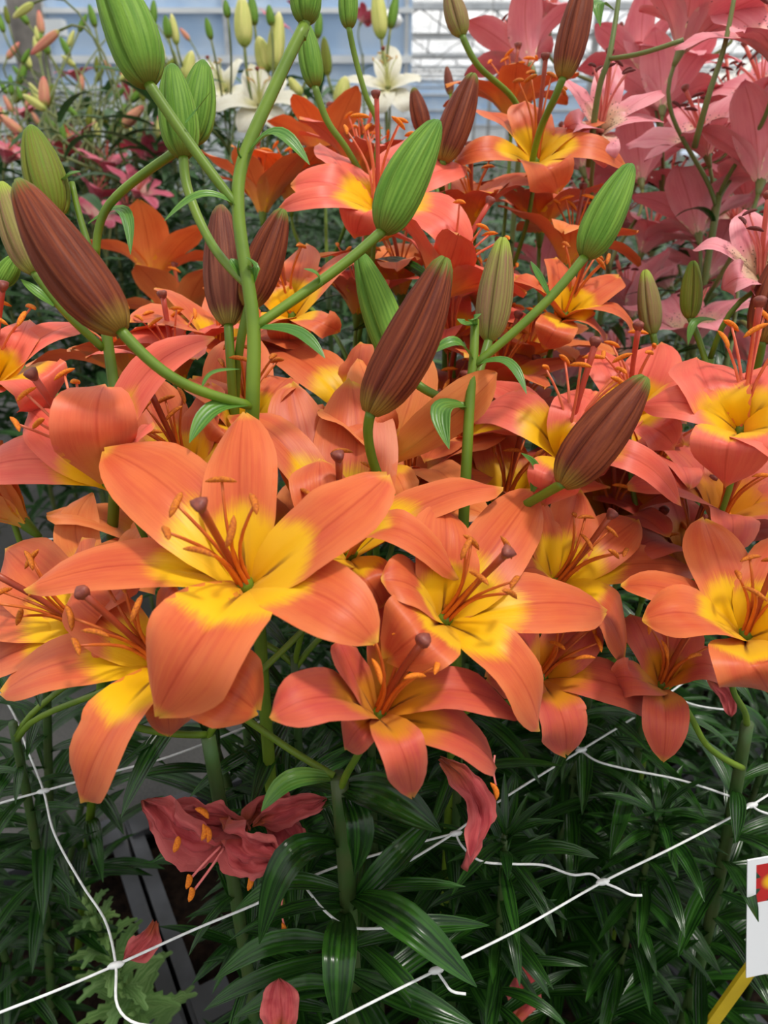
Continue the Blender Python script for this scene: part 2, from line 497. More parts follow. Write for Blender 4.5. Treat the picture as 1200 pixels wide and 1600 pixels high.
# roof: spans with ridges along x; gutters at 3.6 m, ridges at 4.8 m
ROOT = empty('ceiling', (0, 0, 3.6))
tagit(ROOT, 'whitewashed glass greenhouse roof on pale trusses', kind='structure')
SPAN, GZ, RZ, Y0, NSP = 6.4, 3.7, 4.9, -5.2, 9
PW = 1.6
X0, X1 = -16.0, 16.0
sl = math.hypot(SPAN / 2, RZ - GZ)
pm = bpy.data.meshes.new('pane')
hx, hs = PW / 2 - 0.02, sl / 2 - 0.03
pm.from_pydata([(-hx, -hs, 0), (hx, -hs, 0), (hx, hs, 0), (-hx, hs, 0)], [], [(0, 1, 2, 3)])
pm.materials.append(M_PANE)
rest = MB()
npane = 0
for s in range(NSP):
    ya = Y0 + s * SPAN
    MB().box((0, ya, GZ), X1 - X0, 0.22, 0.16).obj('gutter', M_ALU, ROOT)
    MB().box((0, ya + SPAN / 2, RZ), X1 - X0, 0.10, 0.10).obj('ridge', M_ALU, ROOT)
    for side in (0, 1):
        yb = ya if side == 0 else ya + SPAN
        A = np.array([0, yb, GZ]); B = np.array([0, ya + SPAN / 2, RZ])
        t = nrm(B - A); nn = np.cross((1, 0, 0), t)
        mbr = MB()
        for i in range(int((X1 - X0) / PW) + 1):
            x = X0 + i * PW
            mbr.bar(A + (x, 0, 0), B + (x, 0, 0), 0.045, 0.05)
        mbr.obj('glazing_bars', M_ALU, ROOT)['kind'] = 'stuff'
        for i in range(int((X1 - X0) / PW)):
            x = X0 + (i + 0.5) * PW
            c = (A + B) / 2 + (x, 0, 0)
            vis = s >= 2 and abs(x) < 0.5 * (c[1] + 2) + 0.8
            if vis and npane < 290:
                M = np.array([[1, 0, 0], t, nn]).T
                inst('pane', pm, ROOT, M.tolist(), c)
                npane += 1
            else:
                k = len(rest.v)
                rest.v += [c + (-hx, 0, 0) - t * hs, c + (hx, 0, 0) - t * hs, c + (hx, 0, 0) + t * hs, c + (-hx, 0, 0) + t * hs]
                rest.f.append((k, k + 1, k + 2, k + 3))
    # lattice truss below every gutter
    mb = MB()
    mb.bar((X0, ya, GZ - 0.55), (X1, ya, GZ - 0.55), 0.06, 0.06)
    for i in range(20):
        x = X0 + i * 1.6
        mb.bar((x, ya, GZ - 0.55), (x + 0.8, ya, GZ - 0.05), 0.03, 0.03)
        mb.bar((x + 0.8, ya, GZ - 0.05), (x + 1.6, ya, GZ - 0.55), 0.03, 0.03)
    mb.obj('truss', M_STEEL, ROOT)
rest.obj('pane_field', M_PANE, ROOT)['kind'] = 'stuff'
k = 0
for s in range(2, NSP):
    for x in (-12.8, -6.4, 4.8, 11.2):
        o = MB().box((x, Y0 + s * SPAN, (GZ - 0.08) / 2), 0.14, 0.14, GZ - 0.16).obj('trim_%d' % k, M_STEEL, None, (x, Y0 + s * SPAN, 0))
        tagit(o, 'grey steel post holding up the greenhouse gutter', kind='structure'); k += 1

# partition wall at the left behind the beds and the far end wall
WL = empty('wall_left', (-6, 16, 0))
tagit(WL, 'white partition wall with pale rails and blue screen above', kind='structure')
MB().box((-6, 16.1, 0.95), 13.0, 0.06, 1.9).obj('white_panel', M_WHITE, WL)
MB().box((-6, 16.1, 3.0), 13.0, 0.05, 1.3).obj('blue_screen', M_BLUE, WL)
MB().box((-6, 16.1, 2.12), 13.0, 0.05, 0.46).obj('blue_strip', M_BLUE, WL)
for z, h in ((1.9, 0.10), (2.36, 0.12), (3.1, 0.08), (1.45, 0.06)):
    MB().box((-6, 16.0, z), 13.0, 0.10, h).obj('rail', M_WHITE, WL)
for x in np.arange(-12.4, 0.6, 1.6):
    MB().box((x, 16.02, 1.8), 0.07, 0.08, 3.6).obj('mullion', M_ALU, WL)
WB = empty('wall_back', (0, 51, 0))
tagit(WB, 'glazed far end wall of the greenhouse', kind='structure')
MB().box((0, 51, 0.7), 32, 0.1, 1.4).obj('white_panel', M_WHITE, WB)
MB().box((0, 51, 2.6), 32, 0.05, 2.4).obj('glazing', M_BLUE, WB)
for z in (1.4, 2.2, 3.0): MB().box((0, 50.9, z), 32, 0.12, 0.1).obj('rail', M_ALU, WB)

# hanging white lamps in the roof
M_LAMP = NB('lamp_white')
M_LAMP = M_LAMP.finish(srgb(240, 240, 238), 0.4)
for i, (u, v, dist) in enumerate(((607, 32, 9.0), (768, 58, 12.0), (1153, 10, 9.0))):
    c = px(u, v, dist)
    t = empty('hanging_lamp', c)
    lb = ['round white hanging lamp above the white lilies', 'white hanging lamp behind the topmost pink lily bloom',
          'white hanging lamp above the pink lilies at the right'][i]
    tagit(t, lb, 'lamp', 'greenhouse hanging lamps')
    pr = [(0.0, .10), (.05, .10), (.10, .07), (.14, .05), (.17, .0), (.14, -.05), (.10, -.07), (0, -.07)]
    vs = [c + (r * math.cos(a), r * math.sin(a), z) for r, z in pr for a in np.linspace(0, 2 * math.pi, 16, False)]
    mk('shade', vs, grid_faces(len(pr), 16, 0, wrap=True), M_LAMP, t)
    top = np.array([c[0], c[1], 3.55])
    tube('cord', [c + (0, 0, .09), (c + top) / 2, top], 0.008, M_STEEL, t, 6)

# crates: 60 x 40 cm, in two rows along the bed, turned 30 degrees
E1 = np.array([0.866, 0.5, 0]); E2 = np.array([0.5, -0.866, 0]); P0 = np.array([-0.43, 0.90, 0])
NRM = -E2
CR_H = 0.25


def crate(corner, label):
    c = corner + E1 * 0.3 + E2 * 0.2
    t = empty('bulb_crate', c)
    tagit(t, label, 'crate', 'plastic bulb crates under the lilies')
    L, Wd = 0.594, 0.394
    for s in (-1, 1):
        MB().box(c + E2 * s * (Wd / 2 - .006) + (0, 0, CR_H / 2 - .004), L, .012, CR_H - .012, E1, E2).obj('wall', M_CRATE, t)
        MB().box(c + E1 * s * (L / 2 - .006) + (0, 0, CR_H / 2 - .004), .012, Wd - .024, CR_H - .012, E1, E2).obj('wall', M_CRATE, t)
        MB().box(c + E2 * s * (Wd / 2 - .011) + (0, 0, CR_H - .005), L, .022, .010, E1, E2).obj('rim', M_CRATE, t)
        MB().box(c + E1 * s * (L / 2 - .011) + (0, 0, CR_H - .005), .022, Wd - .044, .010, E1, E2).obj('rim', M_CRATE, t)
        for q in (-1, 1):
            MB().box(c + E1 * s * (L / 2 - .03) + E2 * q * (Wd / 2 - .03) + (0, 0, CR_H + .004), .05, .05, .012, E1, E2).obj('corner', M_CRATE, t)
    # peat, slightly uneven
    n = 12
    vs = []
    for i in range(n):
        for j in range(n):
            vs.append(c + E1 * (i / (n - 1) - .5) * (L - .024) + E2 * (j / (n - 1) - .5) * (Wd - .024) + (0, 0, .195 + rng.uniform(-.008, .008)))
    s = mk('peat', vs, grid_faces(n, n), M_SOIL, t); s['kind'] = 'stuff'


cl = ['grey bulb crate at the bottom left beside the hairy weed', 'grey bulb crate under the big front salmon blooms, its rim corner showing',
      'grey bulb crate in shadow under the right-hand foliage', 'grey bulb crate under the pink lilies at the right edge']
cf = ['grey bulb crate nearest to the camera at the left', 'grey bulb crate under the middle front stem',
      'grey bulb crate in front at the right, by the white plant label', 'grey bulb crate in the front row furthest to the right']
for i in range(4):
    crate(P0 + E1 * 0.6 * (i - 1), cl[i])
    crate(P0 + E1 * 0.6 * (i - 1) + E2 * 0.4, cf[i])
SOIL_Z = 0.19

# ------------------------------------------------------------------ lily parts
PT = [0, .08, .2, .34, .48, .6, .72, .82, .90, .96, 1.0]
PWD = [.26, .42, .74, .95, 1.0, .99, .92, .77, .56, .33, .06]


def petal_mesh(C, S, W, cup=0.30, ruffle=0.04, seed=0, groove=0.11, m=9, name='petal', mats=None, parent=None,
               droop=-0.10, thick=0.0006, wilt=0.0, twist=0.0):
    """C centreline (n,3); S side directions (n,3); W full width"""
    r = random.Random(seed)
    n = len(C)
    T = np.gradient(C, axis=0)
    ph, ph2 = r.uniform(0, 6.28), r.uniform(0, 6.28)
    fq = r.uniform(1.6, 2.6)
    asym = r.uniform(-.06, .06)
    top, bot, uv = [], [], []
    for i in range(n):
        t = i / (n - 1)
        tt = nrm(T[i])
        s = nrm(S[i] - tt * np.dot(S[i], tt))
        u = np.cross(s, tt)
        if twist or wilt:
            a = twist * t + .5 * wilt * math.sin(ph + 4 * t)
            s, u = math.cos(a) * s + math.sin(a) * u, -math.sin(a) * s + math.cos(a) * u
        w = W / 2 * np.interp(t, PT, PWD)
        cp = cup * (1 - t) ** 1.1 + droop * t
        for j in range(m):
            x = -1 + 2 * j / (m - 1)
            z = cp * w * x * x - groove * W * math.exp(-(x / .13) ** 2) * (1 - t) ** .5 * .5
            z += ruffle * W * abs(x) ** 2.2 * (math.sin(6.28 * fq * t + (ph if x > 0 else ph2)) * (0.35 + .65 * t))
            z += .022 * W * math.sin(3.1 * x + 5.5 * t + ph) * t
            if wilt: z += wilt * W * (.13 * math.sin(7 * x + ph + 5 * t) + .07 * math.sin(15 * x - 9 * t + ph2))
            p = C[i] + s * w * (x + asym * (1 - x * x)) + u * z
            if wilt:
                p = p + np.array(noise.noise_vector(Vector(p * 70))) * wilt * .0042 * (.4 + abs(x)) + np.array(noise.noise_vector(Vector(p * 190))) * wilt * .0016
            top.append(p)
            e = 1 - abs(x) ** 4
            bot.append(p - u * thick * e * min(1, 4 * t, 6 * (1 - t) + .02))
            uv.append((j / (m - 1), t))
    N = n * m
    fs = grid_faces(n, m, 0) + grid_faces(n, m, N, rev=True)
    nf = (n - 1) * (m - 1)
    return mk(name, top + bot, fs, mats, parent, None, uv + uv, [0] * nf + [1] * nf)


def ellip(c, ax, L, r, seg=8, rings=7, off=0, bend=0.0, side=None):
    """elongated anther"""
    ax = nrm(ax)
    s = nrm(np.cross(ax, side if side is not None else np.array([.3, .5, .8])))
    b = np.cross(ax, s)
    vs = []
    for i in range(rings):
        t = -1 + 2 * i / (rings - 1)
        rr = r * math.sqrt(max(.04, 1 - abs(t) ** 2.6))
        cc = c + ax * L / 2 * t + b * bend * (t * t)
        for j in range(seg):
            a = 6.2832 * j / seg
            k = rr * (1 - .22 * abs(math.sin(a)) ** 6)
            vs.append(cc + k * (math.cos(a) * s + math.sin(a) * b))
    fs = grid_faces(rings, seg, off, wrap=True)
    fs += [tuple(off + j for j in range(seg))[::-1], tuple(off + (rings - 1) * seg + j for j in range(seg))]
    return vs, fs


SEED = [100]


def nseed():
    SEED[0] += 1
    return SEED[0]


def bez(p0, p1, p2, p3, n=10):
    t = np.linspace(0, 1, n)[:, None]
    return (1 - t) ** 3 * p0 + 3 * (1 - t) ** 2 * t * p1 + 3 * (1 - t) * t * t * p2 + t ** 3 * p3


def flower(plant, P, a, L=0.095, kind='O', petals=None, d=None, roll=None, th=(22, 105), Wr=0.46, det=2,
           attach=None, uvd=None, stal=True, slen=1.0):
    """one bloom: receptacle mesh with petals, filaments, anthers, style and stalk under it"""
    sd_ = nseed(); r = random.Random(sd_)
    mats = MATS[kind]
    ref = np.array([0, 0, 1.0]) if abs(a[2]) < .9 else np.array([0, 1.0, 0])
    e1 = nrm(np.cross(a, ref)); e2 = np.cross(a, e1)
    base = P - a * 0.012
    prof = [(-.016, .0024), (-.010, .0036), (-.002, .0050), (.005, .0056), (.009, .003)]
    vs = [base + a * z + rr * (math.cos(q) * e1 + math.sin(q) * e2) for z, rr in prof for q in np.linspace(0, 6.2832, 8, False)]
    fs = grid_faces(len(prof), 8, 0, wrap=True) + [tuple(range(8))[::-1], tuple(range(32, 40))]
    sm = M_STEM if kind in 'OCRDX' else M_STEMP
    fo = mk('flower', vs, fs, sm, plant['root'], base)
    n, m = ((15, 11) if det == 2 else (11, 7) if det == 1 else (9, 5))
    if roll is None: roll = r.uniform(0, 60)
    if petals:
        u0, v0, d0 = uvd
        for q, pt in enumerate(petals):
            tx, ty, Wp, ht, hm = pt[:5]
            if len(pt) >= 7 and pt[5] is not None: mx_, my_ = pt[5:7]
            else: mx_, my_ = u0 + (tx - u0) * .5, v0 + (ty - v0) * .5

            def solve(uu, vv, h):
                ex, ey = (uu - u0) * d0 / F_PX, (vv - v0) * d0 / F_PX
                A = np.array([np.dot(a, RT), np.dot(a, UP), -np.dot(a, FW)])
                if A[2] < .4: z = h / 100
                else: z = (h / 100 - A[0] * ex + A[1] * ey) / A[2]
                z = max(-.09, min(.09, z))
                return px(uu, vv, d0 - z)
            tipP, midP = solve(tx, ty, ht), solve(mx_, my_, hm)
            t = np.linspace(0, 1, n)[:, None]
            C = base * (2 * (t - .5) * (t - 1)) + midP * (-4 * t * (t - 1)) + tipP * (2 * t * (t - .5))
            rad = (tipP - base); rad = rad - a * np.dot(rad, a)
            S = np.repeat([nrm(np.cross(rad, a))], n, 0)
            if len(pt) >= 8:                      # the petal rolls so that its inner (f) or outer (b) face shows
                T_ = nrm(tipP - base)
                S2 = nrm(np.cross(T_, -FW if pt[7] == 'f' else FW))
                S = np.repeat([nrm(S[0] * .35 + S2 * .65)], n, 0)
            petal_mesh(C, S, Wp * d0 / F_PX, seed=sd_ * 7 + q, m=m, mats=mats, parent=fo,
                       ruffle=.035, cup=.27 * min(1, 115 / Wp), droop=-.16)
    else:
        for q in range(6):
            ph = math.radians(roll + 60 * q + r.uniform(-6, 6))
            rad = math.cos(ph) * e1 + math.sin(ph) * e2
            outer = q % 2
            t0 = math.radians(th[0] + r.uniform(-4, 4)); t1 = math.radians(th[1] + r.uniform(-16, 16) + (6 if outer else -4))
            LL = L * r.uniform(.94, 1.06)
            C = [base + rad * .004]
            for i in range(1, n):
                s_ = (i - .5) / (n - 1)
                ang = t0 + (t1 - t0) * (s_ ** 0.95)
                C.append(C[-1] + LL / (n - 1) * (math.cos(ang) * a + math.sin(ang) * rad))
            S = np.repeat([np.cross(rad, a)], n, 0)
            petal_mesh(np.array(C), S, LL * Wr * (.82 if outer else 1.1), seed=sd_ * 7 + q, m=m, mats=mats, parent=fo,
                       ruffle=.05, twist=r.uniform(-.15, .15))
    k = kind
    if stal:
        for q in range(6):
            ph = math.radians(roll + 30 + 60 * q + r.uniform(-8, 8))
            rad = math.cos(ph) * e1 + math.sin(ph) * e2
            al = math.radians(r.uniform(14, 25))
            ln = L * r.uniform(.60, .72) * slen
            tip = base + ln * (math.cos(al) * a + math.sin(al) * rad)
            mid = base + ln * .5 * (a * 1.0 + rad * math.sin(al) * .55)
            tube('filament', [base + rad * .003, mid, tip], [.0015, .0011, .0008], M_FIL[k], fo, 6 if det == 2 else 4, 8)
            aax = nrm(np.cross(a, rad) * r.choice((-1, 1)) + rad * r.uniform(-.5, .5) + a * r.uniform(-.2, .7))
            v_, f_ = ellip(tip + a * .001, aax, .0160 * L / .095, (.0019) * L / .095, 8 if det == 2 else 6, 7 if det == 2 else 5, 0, .0012)
            mk('anther', v_, f_, M_ANT[k], fo)
        tipP = base + a * L * .80 * slen + e1 * r.uniform(-.006, .006) + e2 * r.uniform(-.006, .006)
        tube('style', [base, base + a * L * .4, tipP], [.0030, .0019, .0023], M_PIS[k], fo, 8, 8)
        v_, f_ = [], []
        for z, rr in ((-.003, .0022), (0, .0038), (.0025, .0042), (.0038, .0026)):
            for j in range(9):
                q = 6.2832 * j / 9
                v_.append(tipP + a * z + rr * (1 + .2 * math.cos(3 * q)) * (math.cos(q) * e1 + math.sin(q) * e2))
        mk('stigma', v_, grid_faces(4, 9, 0, wrap=True) + [tuple(range(27, 36))], M_STIG, fo)
    stalk(plant, fo, base - a * .015, a, attach, sm)
    return fo


def stalk(plant, fo, P, a, attach, mat, r=(.0021, .0026)):
    A = attach if attach is not None else plant['node'] - np.array([0, 0, rng.uniform(0, .02)])
    if isinstance(A, list):
        pts = [P] + A
        tube('flower_stalk', pts, [r[0] * 1.1, r[1]], mat, fo, 8, 4 * len(pts) + 4)
        return
    dist = np.linalg.norm(P - A)
    pts = bez(P, P - a * dist * .35, A + np.array([0, 0, dist * .30]) + (P - A) * np.array([.25, .25, 0]), A, 8)
    tube('flower_stalk', pts, list(r), mat, fo, 8, 14)


BT = [0, .04, .12, .25, .4, .55, .7, .82, .92, .98, 1.0]
BR = [.32, .54, .80, .96, 1.0, .95, .82, .65, .48, .37, .22]


def bud_verts(B, Tp, R, seg=90, n=20, bend=0.0, side=None):
    ax = nrm(Tp - B); L = np.linalg.norm(Tp - B)
    s = nrm(np.cross(ax, side if side is not None else FW)); b = np.cross(ax, s)
    vs, uv = [], []
    ph0 = rng.uniform(.7, 1.5)
    for i in range(n):
        t = i / (n - 1)
        rr = R * np.interp(t, BT, BR)
        c = B + ax * L * t + s * bend * L * math.sin(math.pi * t)
        for j in range(seg):
            u = j / seg
            q = 2 * math.pi * u
            f3 = abs((u * 3) % 1 - .5) * 2          # 1 at a seam, 0 in the middle of a tepal
            k = 1 - .23 * f3 ** 8 + .012 * math.cos(q * 30) - .05 * math.exp(-((f3) / .16) ** 2) * (0.4 + t)
            if t > .9: k *= 1 - .35 * f3 ** 2 * (t - .9) / .1
            vs.append(c + rr * k * (math.cos(q + ph0) * s + math.sin(q + ph0) * b))
            uv.append((u, t))
    fs = grid_faces(n, seg, 0, wrap=True)
    fs += [tuple(range(seg))[::-1], tuple((n - 1) * seg + j for j in range(seg))]
    return vs, fs, uv


def bud(plant, tip, base, d, wpx, kind='green', attach=None, tip_d=None, bend=0.0, mat=None, det=2):
    """one closed bud: swollen body, with its stalk under it"""
    Tp, B = px(tip[0], tip[1], tip_d or d), px(base[0], base[1], d)
    vs, fs, uv = bud_verts(B, Tp, wpx * d / F_PX / 2, 90 if det == 2 else 18, 22 if det == 2 else 12, bend)
    o = mk('bud', vs, fs, BUD[kind], plant['root'], B, uv)
    a = nrm(Tp - B)
    if isinstance(attach, list): attach = [px(*q) for q in attach]
    sm = mat or plant['smat']
    rr = wpx * d / F_PX / 2
    stalk(plant, o, B + a * rr * .1, a, attach, sm, (min(.0030, rr * .28), min(.0029, rr * .27)))
    return o


# leaves: a few shared shapes, unit length along +x, face up
def leaf_template(name, mat, Wr, e0, e1, fold, tw, seed, n=9, m=5):
    r = random.Random(seed)
    p = np.array([0.0, 0, 0]); vs, uv = [], []
    side = r.uniform(-.25, .25)
    for i in range(n):
        t = i / (n - 1)
        e = math.radians(e0 + (e1 - e0) * t)
        yaw = side * t
        T = np.array([math.cos(e) * math.cos(yaw), math.cos(e) * math.sin(yaw), math.sin(e)])
        if i: p = p + T / (n - 1)
        s = nrm(np.cross((0, 0, 1), T)); u = np.cross(T, s)
        a = tw * t
        s, u = math.cos(a) * s + math.sin(a) * u, -math.sin(a) * s + math.cos(a) * u
        w = Wr / 2 * np.interp(t, [0, .1, .3, .5, .7, .88, 1], [.35, .6, .95, 1, .85, .45, .03])
        for j in range(m):
            x = -1 + 2 * j / (m - 1)
            vs.append(p + s * w * x + u * (fold * w * abs(x) - .06 * w * (1 - abs(x))))
            uv.append((j / (m - 1), t))
    me = bpy.data.meshes.new(name)
    me.from_pydata([tuple(q) for q in vs], [], grid_faces(n, m))
    me.materials.append(mat)
    me.polygons.foreach_set('use_smooth', [True] * len(me.polygons))
    lay = me.uv_layers.new(name='UVMap')
    vi = np.zeros(len(me.loops), int); me.loops.foreach_get('vertex_index', vi)
    lay.data.foreach_set('uv', np.array(uv)[vi].ravel())
    return me, np.array(vs), grid_faces(n, m), uv


def leaf_set(mat, nm, n=9, m=5):
    out = []
    for i in range(10):
        r = random.Random(900 + i)
        out.append(leaf_template('%s_%d' % (nm, i), mat, r.uniform(.12, .165), r.uniform(22, 40), r.uniform(-48, 6),
                                 r.uniform(.1, .4), r.uniform(-.5, .5), i, n, m))
    return out


LEAVES = leaf_set(M_LEAF, 'leaf')
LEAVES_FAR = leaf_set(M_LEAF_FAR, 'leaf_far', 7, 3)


def leaf_matrix(az, tilt, L):
    ca, sa = math.cos(az), math.sin(az)
    ct, st = math.cos(tilt), math.sin(tilt)
    X = np.array([ca * ct, sa * ct, st]); Yv = np.array([-sa, ca, 0]); Z = np.cross(X, Yv)
    return np.array([X, Yv, Z]).T * L


def leaf_px(plant, pts, wpx, mat=None, up=None, name='leaf', fold=.25, parent=None):
    """a leaf whose midrib runs through the given (u, v, d) points"""
    C = spline([px(*q) for q in pts], 13)
    dm = np.mean([q[2] for q in pts])
    T = np.gradient(C, axis=0)
    n, m = len(C), 7
    vs, uv = [], []
    upv = np.array([0, -.35, 1.0]) if up is None else np.array(up, float)
    W = wpx * dm / F_PX
    for i in range(n):
        t = i / (n - 1); tt = nrm(T[i])
        s = nrm(np.cross(upv, tt)); u = np.cross(tt, s)
        w = W / 2 * np.interp(t, [0, .08, .3, .5, .7, .88, 1], [.3, .55, .95, 1, .85, .45, .03])
        for j in range(m):
            x = -1 + 2 * j / (m - 1)
            vs.append(C[i] + s * w * x + u * (fold * w * abs(x) - .08 * w * (1 - abs(x))))
            uv.append((j / (m - 1), t))
    return mk(name, vs, grid_faces(n, m), mat or M_LEAF, parent or plant['root'], C[0], uv)


def plant(label, node, base=None, group=None, leaves=40, zmin=.28, Ll=(.09, .14), joined=False, smat=None, name='lily_plant',
          stem=None, lset=None, cat='lily', r=(.0055, .0036), zgap=.05, tuft=0):
    """stem rooted in the peat, leaves all round it; blooms and buds are added by the caller"""
    node = np.array(node, float)
    if base is None:
        base = node + np.array([rng.uniform(-.03, .03), rng.uniform(-.03, .03), 0])
    zb = SOIL_Z if np.dot(NRM, np.array([base[0], base[1], 0]) - P0) < 0.05 else 0.0
    B = np.array([base[0], base[1], zb])
    root = empty(name, B)
    tagit(root, label, cat, group)
    smat = smat or M_STEMD
    pts = [B - (0, 0, .01)] + ([np.array(q) for q in stem] if stem else [B * .5 + node * .5 + np.array([rng.uniform(-.01, .01), rng.uniform(-.01, .01), 0])]) + [node]
    st = tube('stem', pts, list(r), smat, root, 8, 8 * len(pts))
    p = dict(root=root, node=node, smat=smat, B=B)
    C = spline(pts, 60)
    lset = lset or LEAVES
    az = rng.uniform(0, 6.28)
    V, Fc, UVs = [], [], []
    items = []
    ztop = min(node[2], C[:, 2].max()) - zgap
    for i in range(leaves):
        z = zmin + (ztop - zmin) * (i + rng.random() * .8) / max(1, leaves)
        az += 2.4 + rng.uniform(-.35, .35)
        items.append((z, az, rng.uniform(-.18, .30), rng.uniform(*Ll) * (1.0 - .25 * (i / leaves) ** 3)))
    for i in range(tuft):                      # young leaves crowd round the tip
        az += 2.4 + rng.uniform(-.3, .3)
        items.append((ztop - .035 * (1 - i / tuft), az, .1 + .75 * i / tuft, rng.uniform(*Ll) * (.95 - .35 * i / tuft)))
    for z, az, tl_, L in items:
        k = int(np.argmin(np.abs(C[:, 2] - z)))
        M = leaf_matrix(az, tl_, L)
        me, v_, f_, uv_ = lset[rng.randrange(len(lset))]
        if joined:
            o = len(V)
            V += list(v_ @ M.T + C[k]); Fc += [tuple(o + q for q in f) for f in f_]; UVs += uv_
        else:
            inst('leaf', me, root, M.tolist(), C[k])
    if joined and V:
        mk('foliage', V, Fc, lset[0][0].materials[0], root, None, UVs)['kind'] = 'stuff'
    return p


def fl_px(p, u, v, d, ax, **k):
    return flower(p, px(u, v, d), camdir(ax), uvd=(u, v, d), **k)


# ------------------------------------------------------------------ front plants
pC = plant('salmon lily with the huge yellow-throated front bloom, its leafy stem filling the bottom middle',
           px(530, 1212, .52), base=px(540, 1500, .60)[:2], leaves=26, zmin=.30, Ll=(.11, .15), r=(.0075, .0065), zgap=.10)
fl_px(pC, 375, 900, .42, (-.18, .62, .76), kind='O', L=.098, roll=20, attach=[px(345, 1080, .49), px(430, 1155, .52), px(522, 1212, .52)], petals=[
    (162, 702, 150, 2.5, 2.5, 275, 775), (607, 742, 135, 3, 2.8, 500, 825), (382, 645, 125, 3, 2.5, 375, 770),
    (38, 922, 98, .4, .9, 215, 880), (588, 1005, 115, 0, 1.8, 490, 925), (245, 1118, 168, -1.5, 2.7, 316, 985)])
fl_px(pC, 600, 1100, .43, (.3, .75, .58), kind='D', L=.085, roll=15, petals=[
    (605, 880, 78, 3, 2.2, 610, 985), (530, 1000, 70, 3, 2, 555, 1050), (540, 1172, 60, -3, 0, 560, 1140),
    (775, 1200, 95, -3, .5, 715, 1145), (422, 1122, 95, 1, 2.2, 515, 1085), (815, 1122, 85, .5, 2.2, 705, 1075), (645, 1246, 75, -2.5, 1.2, 628, 1165)])
D5 = .55
for pts, wpx in (([(528, 1318, .545), (455, 1340, .50), (405, 1475, .52)], 50),
                 ([(540, 1235, .53), (562, 1285, .50), (553, 1368, .53)], 42),
                 ([(535, 1228, .53), (605, 1245, .50), (690, 1300, .50)], 66),
                 ([(550, 1400, .57), (640, 1445, .50), (745, 1542, .50)], 56),
                 ([(545, 1420, .57), (615, 1345, .55), (688, 1268, .60)], 40),
                 ([(538, 1425, .57), (530, 1500, .49), (528, 1610, .50)], 52),
                 ([(545, 1478, .58), (650, 1448, .56), (765, 1446, .58)], 32),
                 ([(548, 1520, .59), (640, 1560, .54), (745, 1606, .53)], 44),
                 ([(535, 1475, .58), (425, 1475, .55), (333, 1532, .56)], 34),
                 ([(535, 1390, .56), (450, 1378, .56), (365, 1425, .58)], 28),
                 ([(530, 1250, .53), (470, 1270, .56), (430, 1330, .6)], 30),
                 ([(540, 1545, .60), (460, 1545, .57), (365, 1590, .57)], 36)):
    leaf_px(pC, pts, wpx)
leaf_px(pC, [(520, 1215, .52), (450, 1222, .5), (408, 1268, .5)], 34, M_BRACT)

pA = plant('salmon lily whose bloom droops a long petal at the lower left edge', px(325, 1150, .54), base=px(352, 1290, .60)[:2],
           leaves=20, zmin=.34, Ll=(.07, .10), r=(.006, .0052), zgap=.10)
fl_px(pA, 240, 1025, .45, (-.4, .65, .65), kind='O', L=.092, roll=10, attach=[px(205, 1130, .50), px(260, 1145, .52), px(322, 1148, .54)], petals=[
    (110, 925, 100, 3, 2.5, 165, 970), (275, 915, 90, 3.5, 2.5, 255, 960), (265, 1150, 70, -3, .5, 260, 1100),
    (0, 1082, 115, 1, 2, 115, 1028), (402, 1112, 120, -1.5, 1, 340, 1065), (128, 1254, 118, -2.5, 1.5, 165, 1140)])
fl_px(pA, 530, 838, .51, (.05, .75, .6), kind='O', L=.095, roll=5, petals=[
    (455, 598, 105, 5, 3, 475, 700), (548, 594, 140, 5, 3, 555, 715), (356, 650, 82, 4, 4, 452, 700),
    (640, 800, 90, 1, 2), (430, 900, 80, -1, 1), (500, 718, 100, 5, 4, 505, 780)])

pB = plant('salmon lily with a bloom opening to the right, right of the huge front bloom', px(720, 1100, .62), leaves=42, zmin=.32, Ll=(.09, .13))
fl_px(pB, 705, 955, .46, (.42, .62, .66), kind='O', L=.092, roll=30, petals=[
    (690, 788, 118, 2.5, 2.5, 697, 870), (840, 763, 112, 2.5, 2.5, 772, 862), (595, 905, 95, 2, 2, 650, 915),
    (604, 1030, 125, -1, 2, 660, 982), (842, 1140, 105, -2, 1.5, 797, 1035), (948, 955, 112, .5, 2, 838, 942)])
fl_px(pB, 548, 850, .475, (.1, .8, .55), kind='O', L=.092, stal=False, petals=[
    (786, 763, 88, 3, 2.5, 665, 785), (470, 780, 90, 2, 2.5), (430, 890, 90, 0, 2),
    (600, 950, 80, -2, 1), (716, 905, 82, 0, 3.2, 615, 822)])
fl_px(pB, 855, 1045, .55, (.35, .7, .6), kind='D', L=.088, petals=[
    (930, 960, 85, 3, 2.4), (800, 960, 85, 3, 2.4), (760, 1060, 80, 1, 2),
    (1032, 1108, 88, .5, 2, 940, 1062), (885, 1180, 88, -2.5, 1, 878, 1112)])

pL = plant('salmon lily at the left edge with wide yellow throat and dark stamens', px(20, 1130, .62), base=(-.42, .55), leaves=34, zmin=.32, Ll=(.06, .09))
fl_px(pL, 122, 975, .49, (-.55, .6, .58), kind='O', L=.092, petals=[
    (130, 840, 85, 3, 2.2, 128, 905), (10, 858, 125, 3, 2.5, 55, 905), (-70, 960, 110, 1, 2.2, 25, 955),
    (-50, 1060, 100, -1, 1.5, 30, 1012), (150, 1060, 80, -1, 1), (215, 900, 80, 2, 2)])
fl_px(pL, 165, 905, .58, (-.2, .8, .5), kind='R', L=.088, stal=False, petals=[
    (145, 770, 75, 4, 2.5, 120, 840), (240, 815, 90, 3, 2.5, 205, 850), (90, 900, 70, 1, 2), (260, 900, 70, 1, 2)])

